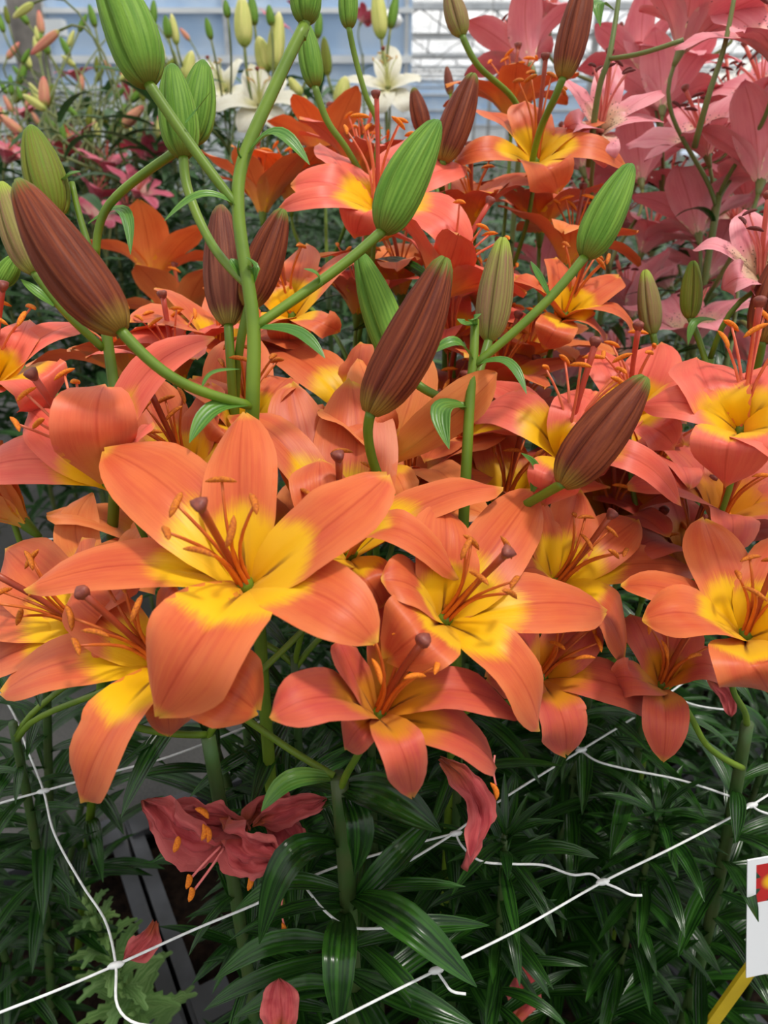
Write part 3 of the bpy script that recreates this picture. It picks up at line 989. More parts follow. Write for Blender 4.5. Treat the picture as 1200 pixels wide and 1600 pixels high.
pD = plant('salmon lily behind the right front bloom, long petal reaching right', px(930, 1020, .70), leaves=44, zmin=.32)
fl_px(pD, 880, 900, .56, (.4, .68, .6), kind='O', L=.09, roll=12, petals=[
    (835, 775, 85, 3, 2.5, 848, 830), (905, 765, 90, 3, 2.5, 893, 825), (995, 812, 85, 2.5, 2.5, 945, 848),
    (800, 905, 85, 1.5, 2, 838, 885), (975, 1030, 95, -2, 1.5, 945, 948), (1092, 893, 80, 1, 2.2, 985, 880)])
fl_px(pD, 958, 800, .66, (-.1, .85, .5), kind='D', L=.09, th=(30, 100))
fl_px(pD, 1030, 720, .66, (.2, .85, .45), kind='C', L=.09, th=(30, 110))

pE = plant('salmon lily at the right edge with upright stamens and a withered reddish bloom below', px(1168, 1130, .62), base=px(1085, 1500, .78)[:2],
           leaves=46, zmin=.32, Ll=(.09, .13), r=(.006, .005))
fl_px(pE, 1172, 978, .50, (0, .8, .6), kind='O', L=.092, roll=25, petals=[
    (1100, 810, 112, 3.5, 2.5, 1130, 890), (1245, 830, 100, 3.5, 2.5), (970, 915, 80, 1.5, 2, 1065, 925), (1300, 960, 100, 1, 2),
    (1004, 970, 108, 1.5, 2.2, 1088, 955), (1205, 1085, 112, -2, 1.5, 1175, 1035)])
fl_px(pE, 1040, 1058, .57, (.1, .8, .55), kind='D', L=.085, attach=[px(1062, 1100, .58), px(1105, 1165, .60), px(1160, 1200, .63)], petals=[
    (985, 960, 75, 3, 2.2), (1075, 960, 75, 3, 2.2), (955, 1060, 70, 1, 2), (1152, 1063, 80, 1, 2, 1092, 1035),
    (1036, 1190, 66, -2.5, 1, 1040, 1112)])

# ------------------------------------------------------------------ budded tall plants
T1 = plant('tall budded lily whose green stem rises through the picture left of centre', px(476, 40, .47), base=px(400, 1000, .56)[:2],
           stem=[px(393, 760, .50), px(395, 620, .465), px(396, 510, .46), px(372, 325, .46), px(378, 258, .462), px(432, 130, .466)],
           leaves=12, zmin=.5, Ll=(.08, .11), smat=M_STEM, r=(.0054, .0050, .0046, .0040, .0036), zgap=.5)
bud(T1, (478, -75), (478, 36), .47, 52, 'green', [(472, 60, .47)])
bud(T1, (158, -55), (232, 132), .45, 84, 'green', [(290, 215, .455), (372, 325, .46)], bend=-.03)
bud(T1, (268, 102), (287, 246), .50, 62, 'green', [(292, 290, .50), (330, 380, .49), (392, 450, .465)])
bud(T1, (318, 96), (300, 225), .53, 58, 'green', [(270, 240, .53), (165, 328, .55), (150, 400, .56)])
bud(T1, (345, 322), (357, 507), .53, 68, 'mauve', [(360, 560, .53), (366, 660, .55), (380, 800, .58)])
bud(T1, (442, 328), (388, 480), .52, 62, 'red', [(375, 540, .53), (368, 660, .56), (382, 800, .58)])
bud(T1, (684, 190), (598, 362), .48, 74, 'green', [(540, 410, .475), (396, 512, .46)], bend=.02)
bud(T1, (28, 284), (188, 517), .43, 96, 'red', [(270, 590, .44), (392, 634, .465)], bend=.03)
for pts, wpx in (([(374, 322, .46), (318, 305, .45), (256, 346, .45)], 26), ([(388, 240, .46), (430, 208, .45), (484, 258, .45)], 34),
                 ([(405, 512, .46), (465, 520, .455), (508, 560, .45)], 26), ([(392, 632, .465), (335, 640, .45), (296, 692, .44)], 36),
                 ([(316, 604, .45), (330, 584, .45), (375, 577, .45)], 10), ([(500, 446, .47), (496, 430, .465), (474, 420, .46)], 16),
                 ([(392, 452, .462), (396, 415, .455), (384, 402, .45)], 20), ([(384, 440, .465), (366, 412, .46), (360, 404, .46)], 20),
                 ([(290, 192, .45), (305, 175, .45), (330, 142, .44)], 9)):
    leaf_px(T1, pts, wpx, M_BRACT)
tube('tendril', [px(378, 248, .46), px(372, 238, .455), px(374, 220, .45)], [.0008, .0004], M_BRACT, T1['root'], 5)

T2 = plant('budded lily stem right of centre with glossy drooping leaflets', px(742, 500, .53), base=px(720, 1000, .66)[:2],
           stem=[px(728, 740, .53), px(736, 600, .525), px(740, 560, .525)], leaves=12, zmin=.45, smat=M_STEM, r=(.0052, .0030), zgap=.45)
bud(T2, (986, 258), (914, 402), .52, 62, 'green', [(850, 475, .52), (740, 572, .525)])
bud(T2, (786, 372), (764, 532), .55, 56, 'half', [(752, 570, .54), (732, 640, .53)])
bud(T2, (562, 396), (628, 578), .53, 62, 'green', [(660, 606, .53), (730, 636, .527)])
bud(T2, (1008, 590), (878, 758), .47, 84, 'red', [(850, 772, .49), (800, 800, .52), (740, 830, .55)])
bud(T2, (696, 404), (578, 646), .46, 88, 'red', [(575, 680, .47), (600, 760, .50), (700, 860, .56)], bend=-.03)
for pts, wpx in (([(738, 562, .525), (712, 535, .51), (668, 556, .51)], 28), ([(742, 570, .525), (792, 566, .51), (823, 616, .50)], 20),
                 ([(732, 634, .527), (690, 640, .51), (702, 702, .50)], 34), ([(743, 505, .53), (728, 506, .52), (714, 498, .52)], 20),
                 ([(744, 508, .53), (740, 498, .51), (752, 490, .51)], 16), ([(860, 466, .52), (842, 432, .515), (829, 408, .515)], 16),
                 ([(832, 768, .50), (836, 730, .49), (814, 708, .485)], 20)):
    leaf_px(T2, pts, wpx, M_BRACT)

T3 = plant('budded lily at the left edge with an olive bud above a mauve one', px(165, 512, .56), base=(-.43, .66),
           stem=[px(182, 640, .56), px(176, 590, .56)], leaves=12, zmin=.45, smat=M_STEM, r=(.0050, .0040), zgap=.45)
bud(T3, (2, 286), (54, 426), .53, 58, 'half', [(100, 485, .54), (162, 545, .56)])
bud(T3, (48, 198), (88, 338), .56, 64, 'olive', [(104, 380, .57), (150, 480, .565), (166, 515, .56)])
bud(T3, (28, 398), (0, 446), .62, 34, 'green', [(-20, 480, .64), (60, 600, .62), (170, 640, .58)])
for pts, wpx in (([(138, 350, .56), (190, 328, .55), (204, 398, .54)], 22), ([(84, 478, .535), (62, 460, .53), (32, 436, .53)], 18),
                 ([(104, 335, .57), (98, 285, .56), (126, 268, .55)], 28)):
    leaf_px(T3, pts, wpx, M_BRACT)
tube('side_stem', [px(112, 285, .57), px(122, 330, .57), px(142, 400, .57), px(160, 500, .565)], [.0022, .0032], M_STEM, T3['root'])

# ------------------------------------------------------------------ crowd of orange blooms: plants with their blooms
def crowd(label, fl, leaves=38, group=None, smat=None, joined=True, drop=.10, lset=None, base=None, ds=1.0):
    """fl: list of (u, v, d, axis, keywords); the stem stands below the middle of its blooms"""
    fl = [(f[0], f[1], f[2] * (1 if 'petals' in f[4] else ds)) + tuple(f[3:]) for f in fl]
    Ps = [px(f[0], f[1], f[2]) for f in fl]
    node = np.mean(Ps, axis=0); node[2] = min(P[2] for P in Ps) - drop
    p = plant(label, node, leaves=leaves, joined=joined, smat=smat, zmin=.45, group=group, zgap=.03, lset=lset, base=base)
    for f in fl:
        k = dict(f[4]) if len(f) > 4 else {}
        k.setdefault('det', 1)
        fl_px(p, f[0], f[1], f[2], f[3], **k)
    return p


O, Cc, R_, Pk = (dict(kind=k) for k in 'OCRP')


def K(kind, **k): return dict(kind=kind, **k)


crowd('lily at the left edge with a nibbled reddish petal and yellow horizontal petal', [
    (160, 738, .51, (-.35, .72, .6), K('C', det=2, L=.09, slen=1.25, petals=[
        (-60, 745, 88, 1, 2, 65, 715, 'f'), (335, 527, 70, 4, 4, 215, 600, 'f'), (45, 640, 90, 3, 2.4, 100, 690),
        (240, 660, 70, 3, 2), (110, 620, 80, 4, 2.4), (165, 602, 118, 6, 5.5, 148, 672, 'b')])),
    (288, 725, .55, (-.25, .8, .55), K('O', det=2, L=.09, petals=[
        (228, 590, 105, 4, 2.4, 245, 655), (330, 600, 95, 4, 2.4, 312, 665), (395, 690, 80, 1, 2), (205, 735, 80, 1, 2),
        (300, 800, 80, -2, 1)]))], 30, base=(-.08, .52))
crowd('coral lily cut off by the left edge with a long petal arching right', [
    (-8, 580, .55, (.3, .8, .5), K('C', det=2, petals=[
        (140, 507, 58, 3, 3.2, 62, 528), (45, 500, 62, 3, 2.5, 22, 540), (-80, 540, 80, 2, 2), (-90, 620, 80, 0, 2), (76, 642, 125, -1, 2, 52, 590)])),
    (20, 800, .60, (-.5, .6, .3), K('R', th=(10, 40), stal=False, L=.07))], 30, base=(-.44, .62))
crowd('coral lily at the right edge holding tall orange anthers', [
    (1160, 652, .53, (-.05, .95, .42), K('C', det=2, L=.098, roll=28, slen=1.15, petals=[
        (1090, 560, 110, 2, 2.6, 1110, 600), (1240, 570, 110, 2, 2.6, 1210, 600), (1330, 660, 90, 0, 2), (1000, 634, 66, .5, 1.6, 1085, 632, 'f'),
        (1250, 720, 90, -2, 1), (1133, 760, 108, -3.5, .9, 1142, 690)])),
    (985, 632, .62, (-.1, .85, .45), K('C', det=2, petals=[
        (1032, 536, 90, 3, 2.4, 1012, 585), (1116, 592, 62, 1.5, 2.4, 1050, 592), (930, 545, 70, 3, 2.4), (870, 620, 70, 1, 2),
        (935, 690, 70, -2, 1), (1055, 700, 70, -2, 1)])),
    (1130, 800, .60, (.1, .8, .5), K('D'))], 30)
crowd('coral lily behind the red bud at the right with a petal pointing left', [
    (885, 695, .56, (.15, .88, .4), K('C', det=2, slen=1.15, petals=[
        (750, 600, 56, 0, 1.5, 815, 625, 'f'), (905, 610, 75, 3, 2.4), (960, 660, 70, 1.5, 2.4), (1065, 790, 50, -2, 2.6, 985, 712, 'f'),
        (737, 655, 80, -1, 1.6, 805, 640, 'f'), (850, 790, 75, -3, 1)])),
    (720, 700, .66, (.1, .85, .4), K('O')), (640, 745, .62, (0, .9, .35), K('R'))], 30)
crowd('orange lily left of the budded right-hand stem with a petal sweeping up right', [
    (606, 700, .55, (.2, .9, .3), K('R', det=2, L=.092, stal=False, petals=[
        (650, 545, 84, -2, -1, 640, 625, 'b'), (560, 560, 80, -3, -1, 585, 630, 'f'), (500, 640, 80, 0, 1), (640, 790, 70, 2, 2), (776, 582, 78, 2, 2, 700, 650, 'b')])),
    (545, 625, .60, (-.2, .85, .45), K('O', det=2, stal=False, petals=[
        (408, 535, 92, 2, 2.6, 490, 572), (565, 535, 80, 4, 2.4), (640, 590, 70, 1, 2), (480, 690, 80, -2, 1), (610, 690, 80, -2, 1)]))], 30)
crowd('orange lily half hidden behind the tall green stem', [
    (385, 650, .57, (.1, .85, .45), K('O', det=2, petals=[
        (390, 520, 110, 4, 2.5, 372, 590), (452, 590, 62, 2, 2.6, 425, 612), (300, 590, 80, 2, 2.4), (460, 690, 70, -1, 1), (330, 700, 80, -1, 1)])),
    (275, 575, .64, (-.1, .9, .35), K('C', L=.088)), (345, 545, .68, (.2, .85, .4), K('O'))], 30)
crowd('coral and yellow lily above the centre with a broad petal hanging down', [
    (588, 312, .70, (.05, .9, .42), K('C', det=2, L=.10, slen=1.2, petals=[
        (730, 262, 60, 2, 2.6, 665, 275, 'f'), (500, 225, 70, 3, 2.4), (640, 215, 70, 3, 2.4), (436, 326, 40, .5, 2.4, 515, 308, 'f'), (455, 290, 72, 2, 2.6, 525, 288, 'f'),
        (556, 372, 84, -2.5, .9, 570, 330), (733, 402, 72, -2, 1.8, 675, 330, 'f')])),
    (410, 315, .92, (0, .97, .2), K('R', th=(22, 85))), (690, 450, .66, (.45, .85, .25), K('C', th=(20, 95), slen=1.2))], 34)
crowd('orange and yellow lily standing high below the tall red bud at the right', [
    (838, 238, .75, (0, .87, .48), K('O', det=2, L=.10, slen=1.15, petals=[
        (735, 172, 70, 2.5, 2.4, 790, 190), (822, 158, 76, 4, 2.6, 830, 192), (935, 188, 84, 2.5, 2.4, 890, 205),
        (710, 252, 46, .5, 2.4, 770, 232, 'f'), (980, 262, 50, -.5, 2.6, 910, 226, 'f'), (872, 302, 86, -2.5, 1.2, 855, 258)])),
    (800, 170, .88, (0, .95, .3), K('R')), (738, 335, .78, (-.1, .85, .48), K('O'))], 34)
crowd('orange lily behind the long green bud at the right', [
    (888, 478, .68, (.25, .8, .5), K('O', det=2, petals=[
        (868, 402, 66, 3, 2.4), (968, 432, 66, 2.5, 2.4), (805, 432, 60, 2, 2.4), (992, 512, 70, .5, 2.4, 945, 478), (850, 545, 60, -2, 1),
        (948, 525, 60, -1.5, 1.2)])),
    (890, 395, .78, (.2, .9, .2), K('R', th=(25, 110))), (845, 345, .84, (0, .9, .3), K('O'))], 34)
crowd('yellow-throated orange lily between the mauve buds and the centre', [
    (452, 478, .68, (-.15, .82, .5), K('O', det=2, petals=[
        (478, 382, 70, 3, 2.4), (556, 392, 66, 2, 2.6), (395, 420, 60, 2, 2.4), (530, 520, 50, 0, 2), (380, 520, 60, 0, 2), (452, 545, 66, -2.5, 1)])),
    (560, 470, .76, (.1, .9, .35), K('C')), (625, 440, .78, (-.1, .9, .35), K('R'))], 34)
crowd('rust orange lily seen from behind at the left, blooms stacked one above another', [
    (240, 424, .95, (0, .98, -.1), K('R', th=(28, 88), roll=30)), (282, 494, .93, (-.1, .97, -.1), K('R', th=(28, 88), roll=0)),
    (195, 570, .72, (-.3, .9, .2), K('R'))], 40, base=(-.5, .8))
crowd('rust orange lily in front of the white lilies', [
    (508, 240, 1.0, (0, .99, .05), K('R', th=(20, 80), roll=10)), (455, 302, .95, (0, .97, .1), K('R', th=(22, 85))),
    (560, 265, .86, (.2, .9, .2), K('C'))], 34)
crowd('coral lily in the middle of the crowd behind the half-coloured bud', [
    (705, 530, .74, (-.1, .85, .45), K('C', slen=1.2)), (760, 480, .78, (.1, .9, .35), K('C')), (775, 600, .70, (.2, .85, .4), K('O')),
    (820, 555, .76, (.2, .85, .4), K('R'))], 36)
crowd('dull orange lily in the shade right of the middle', [
    (700, 640, .74, (0, .85, .45), K('D')), (800, 660, .74, (.2, .85, .4), K('D')), (940, 720, .70, (-.2, .85, .4), K('D'))], 30)
crowd('orange lily in the shade under the right-hand red bud', [
    (1075, 860, .64, (.1, .85, .4), K('D')), (1010, 900, .68, (0, .85, .45), K('D')), (790, 780, .64, (.1, .85, .45), K('O'))], 30)
crowd('orange lily filling the shade behind the front blooms', [
    (480, 850, .58, (0, .85, .4), K('R', stal=False)), (620, 800, .60, (.1, .85, .4), K('R', stal=False)), (250, 850, .62, (0, .85, .4), K('R', stal=False))], 30)

# ------------------------------------------------------------------ pink lilies at the right
G = 'pink lilies on the right side of the bed'
crowd('spotted pink lily facing the camera beside the high orange bloom', [
    (940, 188, .76, (.05, .75, .6), K('P', L=.088, det=2, petals=[
        (957, 95, 50, 4, 2.4), (882, 122, 52, 3, 2.4), (885, 200, 46, 0, 2), (1034, 142, 62, 3, 2.4, 985, 165), (1036, 190, 46, 0, 2.4, 985, 185), (945, 262, 50, -2, 1)])),
    (1000, 270, .84, (0, .9, -.3), K('P', th=(25, 80)))], 30, G, M_STEMP, ds=1.22)
crowd('spotted pink lily with a bloom turned left and maroon anthers', [
    (1100, 225, .72, (-.45, .72, .5), K('P', L=.095, det=2, th=(28, 100), roll=40)),
    (1192, 270, .66, (.3, .9, -.25), K('P', L=.095, th=(24, 85), det=2)),
    (1090, 352, .76, (0, .97, -.25), K('P', th=(24, 92), det=2))], 34, G, M_STEMP, ds=1.22)
crowd('pink lily with blooms seen from behind against the roof', [
    (1035, 158, .82, (.15, .9, -.35), K('P', th=(24, 75))), (998, 100, .86, (-.3, .9, -.25), K('P', th=(24, 80))),
    (1145, 170, .84, (-.3, .85, .3), K('P'))], 30, G, M_STEMP, ds=1.22)
p6 = crowd('pink lily with the topmost bloom beside the tall red bud', [
    (822, 92, .82, (-.35, .88, -.3), K('P', th=(24, 95)))], 20, G, M_STEMP, drop=.06, ds=1.2)
bud(p6, (918, -40), (880, 122), .66, 50, 'red', [(868, 150, .67), (845, 200, .70), (830, 260, .74)], mat=M_STEM)
bud(p6, (700, -20), (722, 56), .74, 36, 'half', [(745, 100, .75), (800, 152, .78), (825, 200, .80)], mat=M_STEM)
pT = crowd('pink lily filling the top right corner with two large blooms', [
    (1072, 60, .66, (.35, .85, .25), K('P', L=.10, th=(25, 95), roll=0, det=2)),
    (1215, 75, .60, (-.2, .75, .6), K('P', L=.10, th=(30, 105), det=2)), (1195, 150, .76, (-.5, .7, .4), K('P'))], 30, G, M_STEMP, ds=1.22)
tube('side_stem', [px(970, -30, .70), px(962, 30, .70), px(950, 95, .70), px(938, 130, .71), px(920, 260, .76)], [.002, .0032], M_STEMP, pT['root'])
tube('side_stem', [px(1068, 62, .66), px(1000, 84, .68), px(950, 92, .70)], [.002, .0022], M_STEMP, pT['root'])
tube('side_stem', [px(1150, -20, .72), px(1130, 80, .73), px(1110, 140, .74), px(1085, 230, .78)], [.002, .0032], M_STEMP, pT['root'])
leaf_px(pT, [(958, 15, .70), (935, 5, .69), (938, 42, .69)], 22, M_BRACT)
crowd('spotted pink lily at the right edge below the back-turned blooms', [
    (1190, 420, .64, (-.25, .7, .6), K('P', L=.09, det=2, petals=[
        (1162, 328, 66, 4, 2.4), (1084, 390, 40, 1.5, 2.8, 1130, 385), (1250, 340, 60, 3, 2.4), (1290, 430, 60, 1, 2), (1240, 500, 60, -2, 1),
        (1128, 452, 62, -1, 2.2, 1160, 432)])),
    (1170, 310, .80, (0, .8, .4), K('P'))], 30, G, M_STEMP, ds=1.22)
crowd('pink lily low behind the two small upright buds', [
    (1082, 520, .70, (-.15, .8, .4), K('P', L=.092, det=2, th=(28, 100))), (985, 480, .80, (-.3, .8, .2), K('P', th=(24, 80))),
    (1010, 380, .84, (.3, .8, .4), K('P'))], 36, G, M_STEMP, ds=1.22)
pS = crowd('pink lily with small blooms deep between the orange and pink crowds', [
    (915, 330, .95, (-.2, .8, .4), K('P')), (960, 360, .92, (.2, .8, .4), K('P')), (880, 590, .84, (0, .9, .2), K('P', th=(24, 80)))], 36, G, M_STEMP, ds=1.22)
bB = plant('budded lily at the right with two small upright olive buds', px(1110, 560, .66), leaves=18, zmin=.4, smat=M_STEM, joined=True)
bud(bB, (1008, 422), (1020, 522), .68, 36, 'half', [(1035, 570, .68), (1090, 650, .67)])
bud(bB, (1083, 408), (1078, 498), .66, 34, 'olive', [(1095, 540, .66), (1112, 600, .66)])
bud(bB, (1235, 380), (1190, 535), .60, 66, 'red', [(1180, 580, .62), (1140, 640, .65)])
tube('side_stem', [px(1225, 430, .62), px(1150, 478, .63), px(1110, 560, .66)], [.002, .0026], M_STEM, bB['root'])
leaf_px(bB, [(1118, 500, .66), (1085, 505, .65), (1075, 540, .65)], 14, M_BRACT)

rp_ = random.Random(44)
more = [(860, 30), (1130, 20), (1175, 215), (930, 290), (1050, 300), (1150, 350), (1040, 440), (1110, 420), (1180, 560), (960, 560), (905, 250), (1060, 110), (1130, 270), (850, 420)]
for i in range(0, len(more), 2):
    crowd(['pink lily at the very top between the red bud and the corner blooms', 'pink lily behind the back-turned pair at the right',
           'pink lily in the middle of the pink crowd', 'pink lily above the two small upright buds', 'pink lily low at the right edge above the coral bloom',
           'pink lily behind the spotted facing bloom', 'pink lily peeping out left of the pink crowd'][i // 2],
          [(u, v, rp_.uniform(1.0, 1.25), (rp_.uniform(-.5, .5), .8, rp_.uniform(-.3, .6)), K('P', L=.085, Wr=.42)) for u, v in more[i:i + 2]],
          34, G, M_STEMP)
# red and green buds above the middle
bM = plant('budded lily above the centre with a red bud behind the long green one', px(700, 330, .74), leaves=18, zmin=.45, smat=M_STEM, joined=True)
bud(bM, (740, 116), (692, 252), .70, 52, 'red', [(690, 290, .72), (698, 335, .74)])
bud(bM, (646, 138), (664, 212), .84, 30, 'red', [(672, 260, .82), (698, 335, .76)])
bud(bM, (698, 104), (704, 148), .95, 15, 'mauve', [(706, 200, .9), (700, 335, .76)])
bG = plant('budded lily in front of the white lilies with two pale green buds', px(572, 290, .72), leaves=18, zmin=.45, smat=M_STEM, joined=True)
bud(bG, (476, 34), (492, 136), .68, 38, 'green', [(512, 190, .69), (540, 230, .70), (572, 285, .72)])
bud(bG, (543, -50), (545, 44), .66, 32, 'green', [(555, 90, .67), (572, 150, .68), (590, 195, .69), (580, 285, .72)])

# ------------------------------------------------------------------ bed beyond the path: white, rose and budded lilies
W_ = [(406, 158, 1.42, (.05, .5, .85), 'white lily bloom facing the camera beyond the path',
       [(394, 100, 44, 2, 2), (442, 116, 40, 2, 2), (332, 168, 34, 0, 3, 365, 158), (476, 166, 36, 0, 3, 445, 152), (372, 205, 40, -1, 1), (445, 200, 40, -1, 1)]),
      (350, 135, 1.60, (-.4, .6, .7), 'white lily bloom turned left behind the facing one',
       [(308, 96, 38, 2, 2), (372, 92, 38, 2, 2), (300, 138, 34, 0, 2), (390, 150, 34, 0, 2), (330, 172, 34, -1, 1), (370, 168, 34, -1, 1)]),
      (606, 130, 1.46, (-.1, .6, .75), 'white lily beside the small red buds, one petal straight up',
       [(606, 70, 44, 2, 2), (656, 118, 38, 1, 2), (540, 122, 34, 1, 2), (642, 172, 38, -1, 1), (588, 178, 38, -1, 1)])]
tall = [(378, -5, 382, 72, 30, 'cream'), (436, 20, 428, 108, 28, 'cream'), (404, 58, 418, 112, 28, 'cream'), (588, -20, 596, 60, 26, 'cream'),
        (352, 0, 356, 28, 12, 'green'), (322, 28, 330, 62, 12, 'green'), (392, -10, 398, 40, 16, 'green'), (506, 58, 512, 118, 18, 'olive'),
        (540, 120, 530, 165, 26, 'cream'), (452, 122, 470, 150, 18, 'cream'), (476, 150, 478, 190, 16, 'cream'), (240, 0, 240, 38, 12, 'green'),
        (258, 24, 264, 60, 14, 'green'), (268, 22, 276, 70, 14, 'cream'), (300, 80, 290, 128, 22, 'cream'), (620, -10, 610, 45, 16, 'green'),
        (420, 8, 424, 40, 14, 'green'), (500, 20, 496, 60, 14, 'green')]
wl = []
for u, v, d, a, lb, pt in W_:
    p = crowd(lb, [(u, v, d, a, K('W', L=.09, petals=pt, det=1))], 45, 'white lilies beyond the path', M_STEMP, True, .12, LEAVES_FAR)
    wl.append(p)
for i, (tu, tv, bu, bv, wd, kd) in enumerate(tall):
    p = min(wl, key=lambda q: abs(q['node'][0] - px(bu, bv, 1.4)[0]))
    bud(p, (tu, tv), (bu, bv), 1.40 + .02 * (i % 4), wd, kd, None, mat=M_STEMP, det=1)
ro = [(12, 245, 1.5), (118, 225, 1.7), (168, 262, 1.6), (228, 245, 1.6), (150, 305, 1.6), (215, 300, 1.5), (200, 335, 1.6), (60, 250, 1.75),
      (130, 250, 1.85), (270, 215, 1.9), (100, 240, 1.8), (40, 180, 2.2), (200, 150, 2.4), (120, 120, 2.4), (310, 190, 2.0), (150, 340, 1.45)]
ro += [(428, 40, 2.6), (566, 30, 2.6), (472, 22, 2.8)]
rl = ['rose pink lily at the left edge above the mauve bud', 'rose pink lily right of the olive bud, upper bloom',
      'rose pink lily right of the olive bud, lower bloom', 'rose pink lily left of the pale green bud pair', 'rose pink lily low above the hooked leaf',
      'rose pink lily below the pale green bud pair', 'rose pink lily nearest to the rust orange blooms', 'rose pink lily directly behind the olive bud',
      'rose pink lily between the olive bud and the pale green pair', 'rose pink lily behind the pale green bud pair', 'rose pink lily just right of the olive bud tip',
      'rose pink lily high at the far left', 'rose pink lily high beside the big green bud', 'rose pink lily highest in the back left bed',
      'rose pink lily between the pale green buds and the white lilies', 'rose pink lily lowest in the back left bed',
      'rose pink lily behind the cream buds', 'rose pink lily left of the round white lamp', 'rose pink lily beside the top of the tall green stem']
roses = []
for i, (u, v, d) in enumerate(ro):
    a = (rng.uniform(-.6, .6), rng.uniform(.5, .9), rng.uniform(0, .7))
    p = crowd(rl[i],
              [(u, v, d, a, K('Q', L=.075, th=(25, 100), det=0, stal=i < 8))], 40, 'rose lilies beyond the path', M_STEMP, True, .10, LEAVES_FAR)
    roses.append(p)
r2 = random.Random(21)
for i in range(84):
    u, v = r2.uniform(-10, 300), r2.uniform(20, 235)
    if v < 60 and u > 60 and r2.random() < .6: continue
    p = min(roses, key=lambda q: abs(q['node'][0] - px(u, v, 1.8)[0]) + r2.uniform(0, .3))
    a = r2.uniform(-.9, .9); L = r2.uniform(22, 40)
    bud(p, (u + L * math.sin(a), v - L * math.cos(a)), (u, v), r2.uniform(1.6, 2.2), L * .32,
        r2.choice(['green', 'olive', 'cream', 'pinkb', 'green']), None, mat=M_STEMP, det=1)
for (tu, tv, bu, bv, wd, kd) in [(48, 85, 92, 48, 14, 'pinkb'), (20, 28, 52, 5, 12, 'cream'), (224, 166, 192, 198, 18, 'pinkb'), (0, 180, 34, 208, 16, 'pinkb'),
                                 (68, 120, 70, 165, 18, 'pinkb'), (36, 148, 72, 172, 14, 'cream')]:
    bud(roses[3], (tu, tv), (bu, bv), 1.55, wd, kd, None, mat=M_STEMP, det=1)

# leafy plants that only show foliage: near ones with single leaves, far ones joined
r3 = random.Random(5)
spots = []
for i in range(15):
    for j in range(6):
        s, t = -.62 + i * .145 + r3.uniform(-.03, .03), -.06 - j * .125 + r3.uniform(-.02, .02)
        P = P0 + E1 * s - NRM * (-t)
        spots.append((P, j))
nf = 0
cnt = {}
ORD = ['first', 'second', 'third', 'fourth', 'fifth', 'sixth', 'seventh', 'eighth', 'ninth', 'tenth', 'eleventh', 'twelfth']
for P, jrow in spots:
    dep = np.dot(P + np.array([0, 0, .6]) - CAM, FW)
    u = 600 + F_PX * P[0] / max(dep, .05)
    vv = 800 - F_PX * np.dot(P + np.array([0, 0, .6]) - CAM, UP) / max(dep, .05)
    if P[1] < .42 or u < -420 or u > 1450: continue
    # keep the opening free where the crate corner, the weed and the path show
    top0 = .72 if P[1] < .95 else .84
    gap = False
    for z in np.linspace(.2, top0, 8):
        q = P + np.array([0, 0, z]) - CAM; dq = np.dot(q, FW)
        uq, vq = 600 + F_PX * q[0] / dq, 800 - F_PX * np.dot(q, UP) / dq
        if 70 < uq < 400 and 1080 < vq < 1640: gap = True
    if gap: continue
    near = P[1] < .95
    top = r3.uniform(.66, .80) if near else r3.uniform(.74, .90)
    lab = 'leafy lily stem in the dark foliage behind the orange blooms'
    if near:
        sd = 'right' if u > 560 else 'left'
        cnt[(sd, jrow)] = cnt.get((sd, jrow), 0) + 1
        lab = 'leafy lily stem under the %s-hand blooms, %s row from the back, %s from the left' % (
            sd, ORD[jrow], ORD[cnt[(sd, jrow)] - 1])
    grp = ('foliage stems at the right' if u > 560 else 'foliage stems at the left') if near else 'foliage stems behind the blooms'
    plant(lab, P + np.array([0, 0, top]), base=P[:2], group=grp, leaves=72 if near else 50, zmin=.30, tuft=14, r=(.005, .0026), Ll=(.065, .10) if near else (.08, .12), joined=not near, zgap=0.0)
    nf += 1
for i in range(46):
    s, t = r3.uniform(-1.2, 2.6), .55 + r3.random() ** 1.3 * 2.6
    P = P0 + E1 * s + NRM * t
    if P[1] < 1.0 or abs(P[0]) > P[1] * .62 + .2: continue
    plant('leafy lily stem in the crowded bed beyond the path', P + np.array([0, 0, r3.uniform(.95, 1.17)]), base=P[:2],
          group='foliage stems beyond the path', leaves=60, zmin=.3, Ll=(.09, .14), joined=True, lset=LEAVES_FAR, smat=M_STEMP, zgap=0.0, tuft=8)

# the mass of foliage further back that nobody could count
V, Fc, UVs = [], [], []
r4 = random.Random(9)
for i in range(520):
    y = 1.25 + 6.5 * r4.random() ** 1.4
    x = r4.uniform(-.62, .62) * y + r4.uniform(-.1, .1)
    if np.dot(NRM, np.array([x, y, 0]) - P0) < .5: continue
    top = r4.uniform(.80, 1.12) if x > -.1 or y > 4 else r4.uniform(.9, 1.38)
    az = r4.uniform(0, 6.28)
    for k in range(34):
        az += 2.4 + r4.uniform(-.3, .3)
        M = leaf_matrix(az, r4.uniform(-.3, .4), r4.uniform(.10, .16))
        me, v_, f_, uv_ = LEAVES_FAR[r4.randrange(10)]
        o = len(V)
        V += list(v_ @ M.T + np.array([x, y, top - .55 * (k / 34) ** 1.2])); Fc += [tuple(o + q for q in f) for f in f_]; UVs += uv_
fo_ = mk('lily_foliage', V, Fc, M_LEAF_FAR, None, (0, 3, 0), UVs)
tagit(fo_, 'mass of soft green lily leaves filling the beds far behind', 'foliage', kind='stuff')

# ------------------------------------------------------------------ support net
M_NET = plain('white_net_cord', srgb(232, 234, 232), srgb(212, 214, 212), 0.5, 200)
net = empty('support_net', CAM + np.array([0, .5, -.5]))
tagit(net, 'white plant support net of knotted cord stretched through the stems', 'net')


